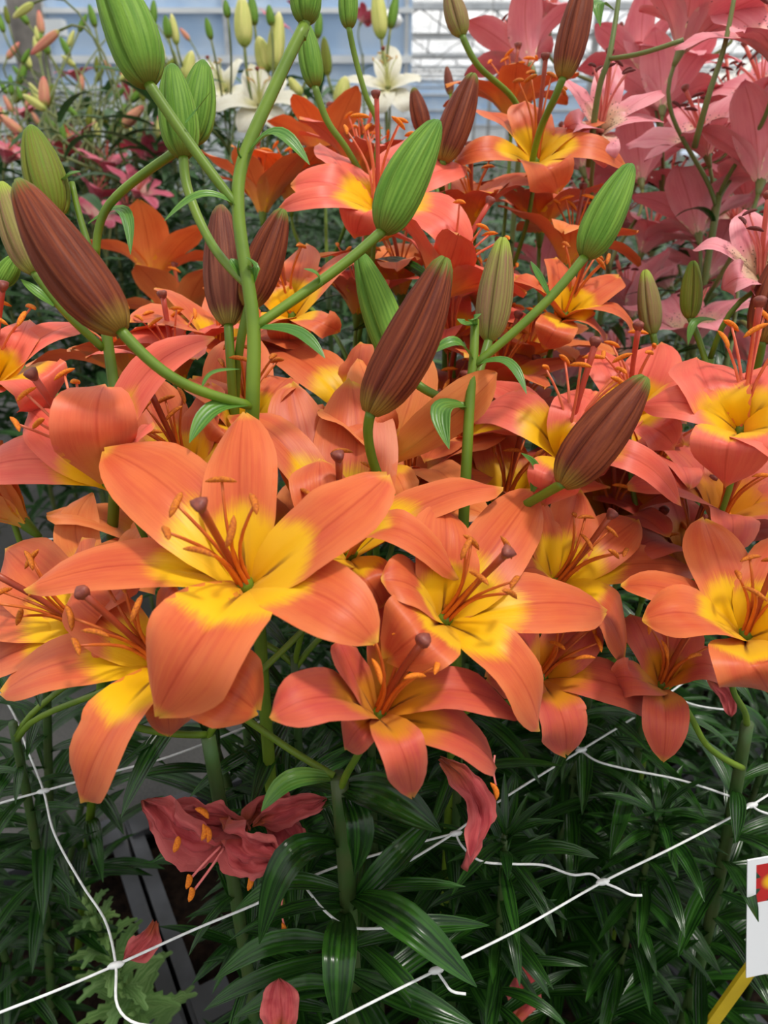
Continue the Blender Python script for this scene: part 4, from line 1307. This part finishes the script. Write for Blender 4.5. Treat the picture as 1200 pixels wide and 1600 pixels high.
def npx(u, v, dz=0.0):
    r_ = FW + RT * (u - 600) / F_PX + UP * (800 - v) / F_PX
    return CAM + r_ * ((.5 - dz) / -r_[2])


knots = [(68, 1236), (181, 1508), (712, 1302), (682, 1516), (942, 1378), (1175, 1258), (908, 1172)]
for k in knots:
    c = npx(*k)
    vs, fs = ellip(c, nrm(E1 + E2 * .3), .011, .0026, 8, 7)
    kn = mk('knot', vs, fs, M_NET, net)
strands = [[(-40, 1268), (0, 1255), (68, 1236), (180, 1205), (262, 1183), (400, 1130), (560, 1070)],
           [(-60, 1606), (0, 1582), (90, 1547), (181, 1508), (300, 1454), (410, 1408), (500, 1364), (620, 1326), (712, 1302)],
           [(640, 1345), (712, 1300), (760, 1265), (908, 1172), (1000, 1115), (1090, 1050)],
           [(500, 1608), (560, 1577), (682, 1516), (815, 1450), (942, 1378), (1060, 1320), (1175, 1258), (1260, 1200)],
           [(-20, 1060), (18, 1110), (44, 1175), (68, 1236), (84, 1300), (130, 1385), (165, 1440), (181, 1508), (183, 1570), (205, 1596), (260, 1604)],
           [(712, 1302), (722, 1322), (750, 1345), (800, 1350), (850, 1352), (895, 1367), (925, 1366), (942, 1378), (965, 1388), (985, 1398), (1003, 1399)],
           [(682, 1516), (695, 1535), (705, 1548), (728, 1553)],
           [(850, 1128), (885, 1150), (908, 1172), (930, 1188), (980, 1202), (1060, 1218), (1140, 1244)],
           [(1175, 1258), (1185, 1266), (1215, 1275)], [(480, 1390), (515, 1430), (545, 1448), (600, 1450)],
           [(1050, 1085), (1080, 1100), (1145, 1110)], [(165, 740), (180, 790), (192, 815)], [(20, 855), (60, 845), (85, 842)]]
for s in strands:
    q = [npx(*a) for a in s] if s[0][1] > 1000 else [px(a[0], a[1], .68) for a in s]
    tube('strand', q, .00095, M_NET, net, 6, 5 * len(s))

# ------------------------------------------------------------------ withered blooms and dropped petals
def loose_petal(label, pts, wpx, name='withered_petal', wilt=.5, kind='X', twist=0.0, n=16, parent=None, par_o=None):
    C = spline([px(*q) for q in pts], n)
    T = nrm(C[-1] - C[0]); S = np.repeat([nrm(np.cross(-FW, T))], n, 0)
    root = par_o
    o = petal_mesh(C, -S, wpx * np.mean([q[2] for q in pts]) / F_PX, cup=.4, ruffle=.10, seed=nseed(), groove=.1, m=21,
                   name=name, mats=MATS[kind], parent=root, wilt=wilt, twist=twist)
    if root is None: tagit(o, label, 'petal')
    return o


wf = empty('withered_flower', px(420, 1262, .55))
tagit(wf, 'withered crimson lily bloom resting on leaves below the huge front bloom', 'flower')
ORG[wf] = px(420, 1262, .55)
WILT = 1.0
for pts, wpx in (([(385, 1300, .54), (310, 1315, .52), (228, 1248, .52)], 84), ([(390, 1290, .54), (330, 1275, .53), (262, 1262, .55)], 40),
                 ([(358, 1282, .53), (375, 1325, .51), (445, 1343, .52)], 76), ([(395, 1285, .54), (440, 1270, .54), (510, 1246, .54)], 34),
                 ([(415, 1275, .55), (445, 1300, .55), (468, 1345, .56)], 60), ([(380, 1285, .55), (420, 1262, .56), (470, 1275, .56)], 44)):
    loose_petal('', pts, wpx, 'petal', WILT, par_o=wf, n=28)
for pts in ([(345, 1322, .52), (318, 1350, .515), (296, 1375, .51)], [(350, 1325, .52), (330, 1355, .515), (300, 1395, .51)], [(400, 1345, .53), (392, 1362, .53), (392, 1378, .53)]):
    tube('filament', [px(*q) for q in pts], .0009, M_FIL['P'], wf, 6)
    v_, f_ = ellip(px(*pts[-1]), camdir((.2, 1, .2)), .011, .0022, 8, 7, 0, .002)
    mk('anther', v_, f_, M_ANT['C'], wf)
for u, v, a in ((277, 1318, (.3, 1, 0)), (320, 1300, (.1, 1, 0)), (327, 1303, (-.1, 1, 0)), (318, 1268, (.8, -.6, 0))):
    v_, f_ = ellip(px(u, v, .505), camdir(a), .011, .0023, 8, 7, 0, .0015)
    mk('anther', v_, f_, M_ANT['C'], wf)
loose_petal('withered red petal hanging twisted below the middle bloom', [(690, 1185, .50), (738, 1235, .50), (752, 1290, .49), (724, 1356, .49)], 52, wilt=.6, twist=1.3, n=28)
loose_petal('shrivelled red petal lying on the crate rim beside the weed', [(243, 1440, .62), (225, 1475, .62), (195, 1500, .62)], 44, wilt=.5)
loose_petal('faded crimson petal standing among leaves at the bottom edge', [(438, 1615, .52), (438, 1570, .52), (436, 1530, .53)], 62, wilt=.3)
loose_petal('shrivelled dark pink petal deep in the foliage at the bottom, right of centre', [(800, 1600, .74), (820, 1550, .74), (812, 1505, .75)], 56, wilt=.6)
loose_petal('dry red petal tangled in the foliage under the withered right-hand bloom', [(1105, 1060, .62), (1135, 1085, .62), (1142, 1120, .62)], 26, wilt=.5)
for i, (u, v, d, a, lb) in enumerate(((444, 1454, .56, (.1, 1, 0), 'fallen orange anther on the leaves left of the front stem'),
                                     (348 + 427, 1235, .50, (-.3, 1, 0), 'orange anther dangling beside the twisted withered petal'))):
    v_, f_ = ellip(px(u, v, d), camdir(a), .012, .0023, 8, 7, 0, .002)
    t = empty('loose_stamen', px(u, v, d)); tagit(t, lb, 'stamen')
    mk('anther', v_, f_, M_ANT['C'], t)
    tube('filament', [px(u, v - 8, d), px(u - 4, v - 30, d), px(u - 2, v - 55, d)], .0007, M_FIL['P'], t, 5)
rl_ = random.Random(3)
for i in range(10):                     # dry fallen petals on the peat
    c = P0 + E1 * rl_.uniform(.04, 1.1) + E2 * rl_.uniform(.04, .75) + np.array([0, 0, .205])
    a = rl_.uniform(0, 6.28); dv = np.array([math.cos(a), math.sin(a), 0]) * .03
    C = spline([c - dv, c + np.array([0, 0, .012]), c + dv], 8)
    S = np.repeat([np.cross((0, 0, 1), nrm(dv))], 8, 0)
    o = petal_mesh(C, S, .028, seed=i, m=7, name='fallen_petal', mats=MATS['X'], wilt=.4, ruffle=.1)
    tagit(o, 'dry fallen petal lying on the dark peat', 'petal', 'dry fallen petals on the peat')

# ------------------------------------------------------------------ hairy weed at the bottom left
wn = px(118, 1372, .80)
wb = wn + np.array([.05, -.02, 0])
wd = empty('weed', (wb[0], wb[1], SOIL_Z)); tagit(wd, 'pale hairy weed with toothed leaves at the bottom left', 'weed')
tube('stem', [(wb[0], wb[1], SOIL_Z - .01), (wb + wn) / 2 * np.array([1, 1, .72]), wn], [.006, .004], M_WEED, wd)


def toothed(C, W, parent, up):
    T = np.gradient(C, axis=0); n = len(C); vs, uv = [], []
    for i in range(n):
        t = i / (n - 1); tt = nrm(T[i]); s = nrm(np.cross(up, tt)); u = np.cross(tt, s)
        w = W / 2 * np.interp(t, [0, .15, .4, .7, 1], [.3, .8, 1, .6, .04]) * (1.0 if i % 2 else .66)
        for x in (-1, -.5, 0, .5, 1):
            vs.append(C[i] + s * w * x + u * (.25 * w * abs(x)) + (tt * W * .16 * abs(x) if i % 2 else 0)); uv.append((x / 2 + .5, t))
    return mk('leaf', vs, grid_faces(n, 5), M_WEED, parent, C[0], uv)


az = 0
for i in range(46):
    q = i / 45
    P = np.array([wb[0] * (1 - q) + wn[0] * q, wb[1] * (1 - q) + wn[1] * q, wn[2] - .26 * (1 - q) ** 1.0])
    az += 2.4
    L = .072 - .050 * q ** 2; e = .25 + .9 * q
    dv = np.array([math.cos(az) * math.cos(e), math.sin(az) * math.cos(e), math.sin(e)])
    C = spline([P, P + dv * L * .55, P + dv * L * np.array([1, 1, .55])], 11)
    toothed(C, L * .36, wd, np.array([0, 0, 1.0]) + nrm(-dv) * .2)

# ------------------------------------------------------------------ plant label on a yellow stake at the right edge
def print_mat():
    b = NB('label_print')
    u, v = b.uv()
    dx = b.math('SUBTRACT', u, .22); dy = b.math('MULTIPLY', b.math('SUBTRACT', v, .80), 1.4)
    ang = b.math('ARCTAN2', dy, dx)
    rr = b.math('SQRT', b.math('ADD', b.math('MULTIPLY', dx, dx), b.math('MULTIPLY', dy, dy)))
    pet = b.math('MULTIPLY_ADD', b.math('COSINE', b.math('MULTIPLY', ang, 6.0)), .09, .22)
    f = b.step(b.math('SUBTRACT', pet, rr), -.01, .01)
    pic = b.mix(f, srgb(40, 70, 50), srgb(190, 40, 40))
    pic = b.mix(b.step(rr, .12, .05), pic, srgb(240, 190, 30))
    inp = b.math('MULTIPLY', b.math('MULTIPLY', b.step(v, .64, .645), b.step(v, .955, .95)), b.math('MULTIPLY', b.step(u, .07, .075), b.step(u, .93, .925)))
    c = b.mix(inp, srgb(236, 238, 240), pic)
    return b.finish(c, .3, .5)


lp = empty('plant_label', px(1200, 1560, .62)); tagit(lp, 'white plant label with a red flower picture on a yellow stake at the right edge', 'plant label')
tl, bl = px(1168, 1345, .60), px(1166, 1528, .64)
rx = np.array([.105, .02, .0])
vs, uvs = [], []
for q in (0, 1):
    off = np.array([0, .0012 * q, 0])
    vs += [bl + off, bl + rx + off, tl + rx + off, tl + off]; uvs += [(0, 0), (1, 0), (1, 1), (0, 1)]
mk('card', vs, [(0, 1, 2, 3), (7, 6, 5, 4), (0, 4, 5, 1), (1, 5, 6, 2), (2, 6, 7, 3), (3, 7, 4, 0)], print_mat(), lp, None, uvs, smooth=False)
M_YEL = plain('yellow_plastic', srgb(222, 190, 40), srgb(206, 174, 34), .35, 20)
sd3 = nrm(np.array([-.22, .04, -1.0]))
sb = bl + rx * .20 + np.array([0, .006, 0])
sa = sb - sd3 * .07 + np.array([0, .012, 0])
se = sb + sd3 * (sb[2] - SOIL_Z + .03)
MB().bar(sa, se, .012, .004, (0, 1, 0)).obj('stake', M_YEL, lp)

# ------------------------------------------------------------------ grey post with a white box at the far left
gp = empty('wrapped_post', px(45, 120, 6.0) * np.array([1, 1, 0])); tagit(gp, 'grey wrapped post with a small white box at the top left', 'post')
pp = px(45, 60, 6.0)
M_WRAP = plain('grey_wrapping', srgb(128, 122, 116), srgb(98, 94, 90), .8, 8, .01)
tube('post', [(pp[0], pp[1], 0), (pp[0], pp[1], 1.0), (pp[0] + .01, pp[1], 2.2)], [.13, .12, .13], M_WRAP, gp, 14, 12)
pb = px(86, 44, 5.9)
MB().box(pb, .15, .10, .11).obj('box', M_WHITE, gp)
MB().bar(pb, (pp[0], pp[1], pb[2] - .05), .02, .02).obj('bracket', M_STEEL, gp)
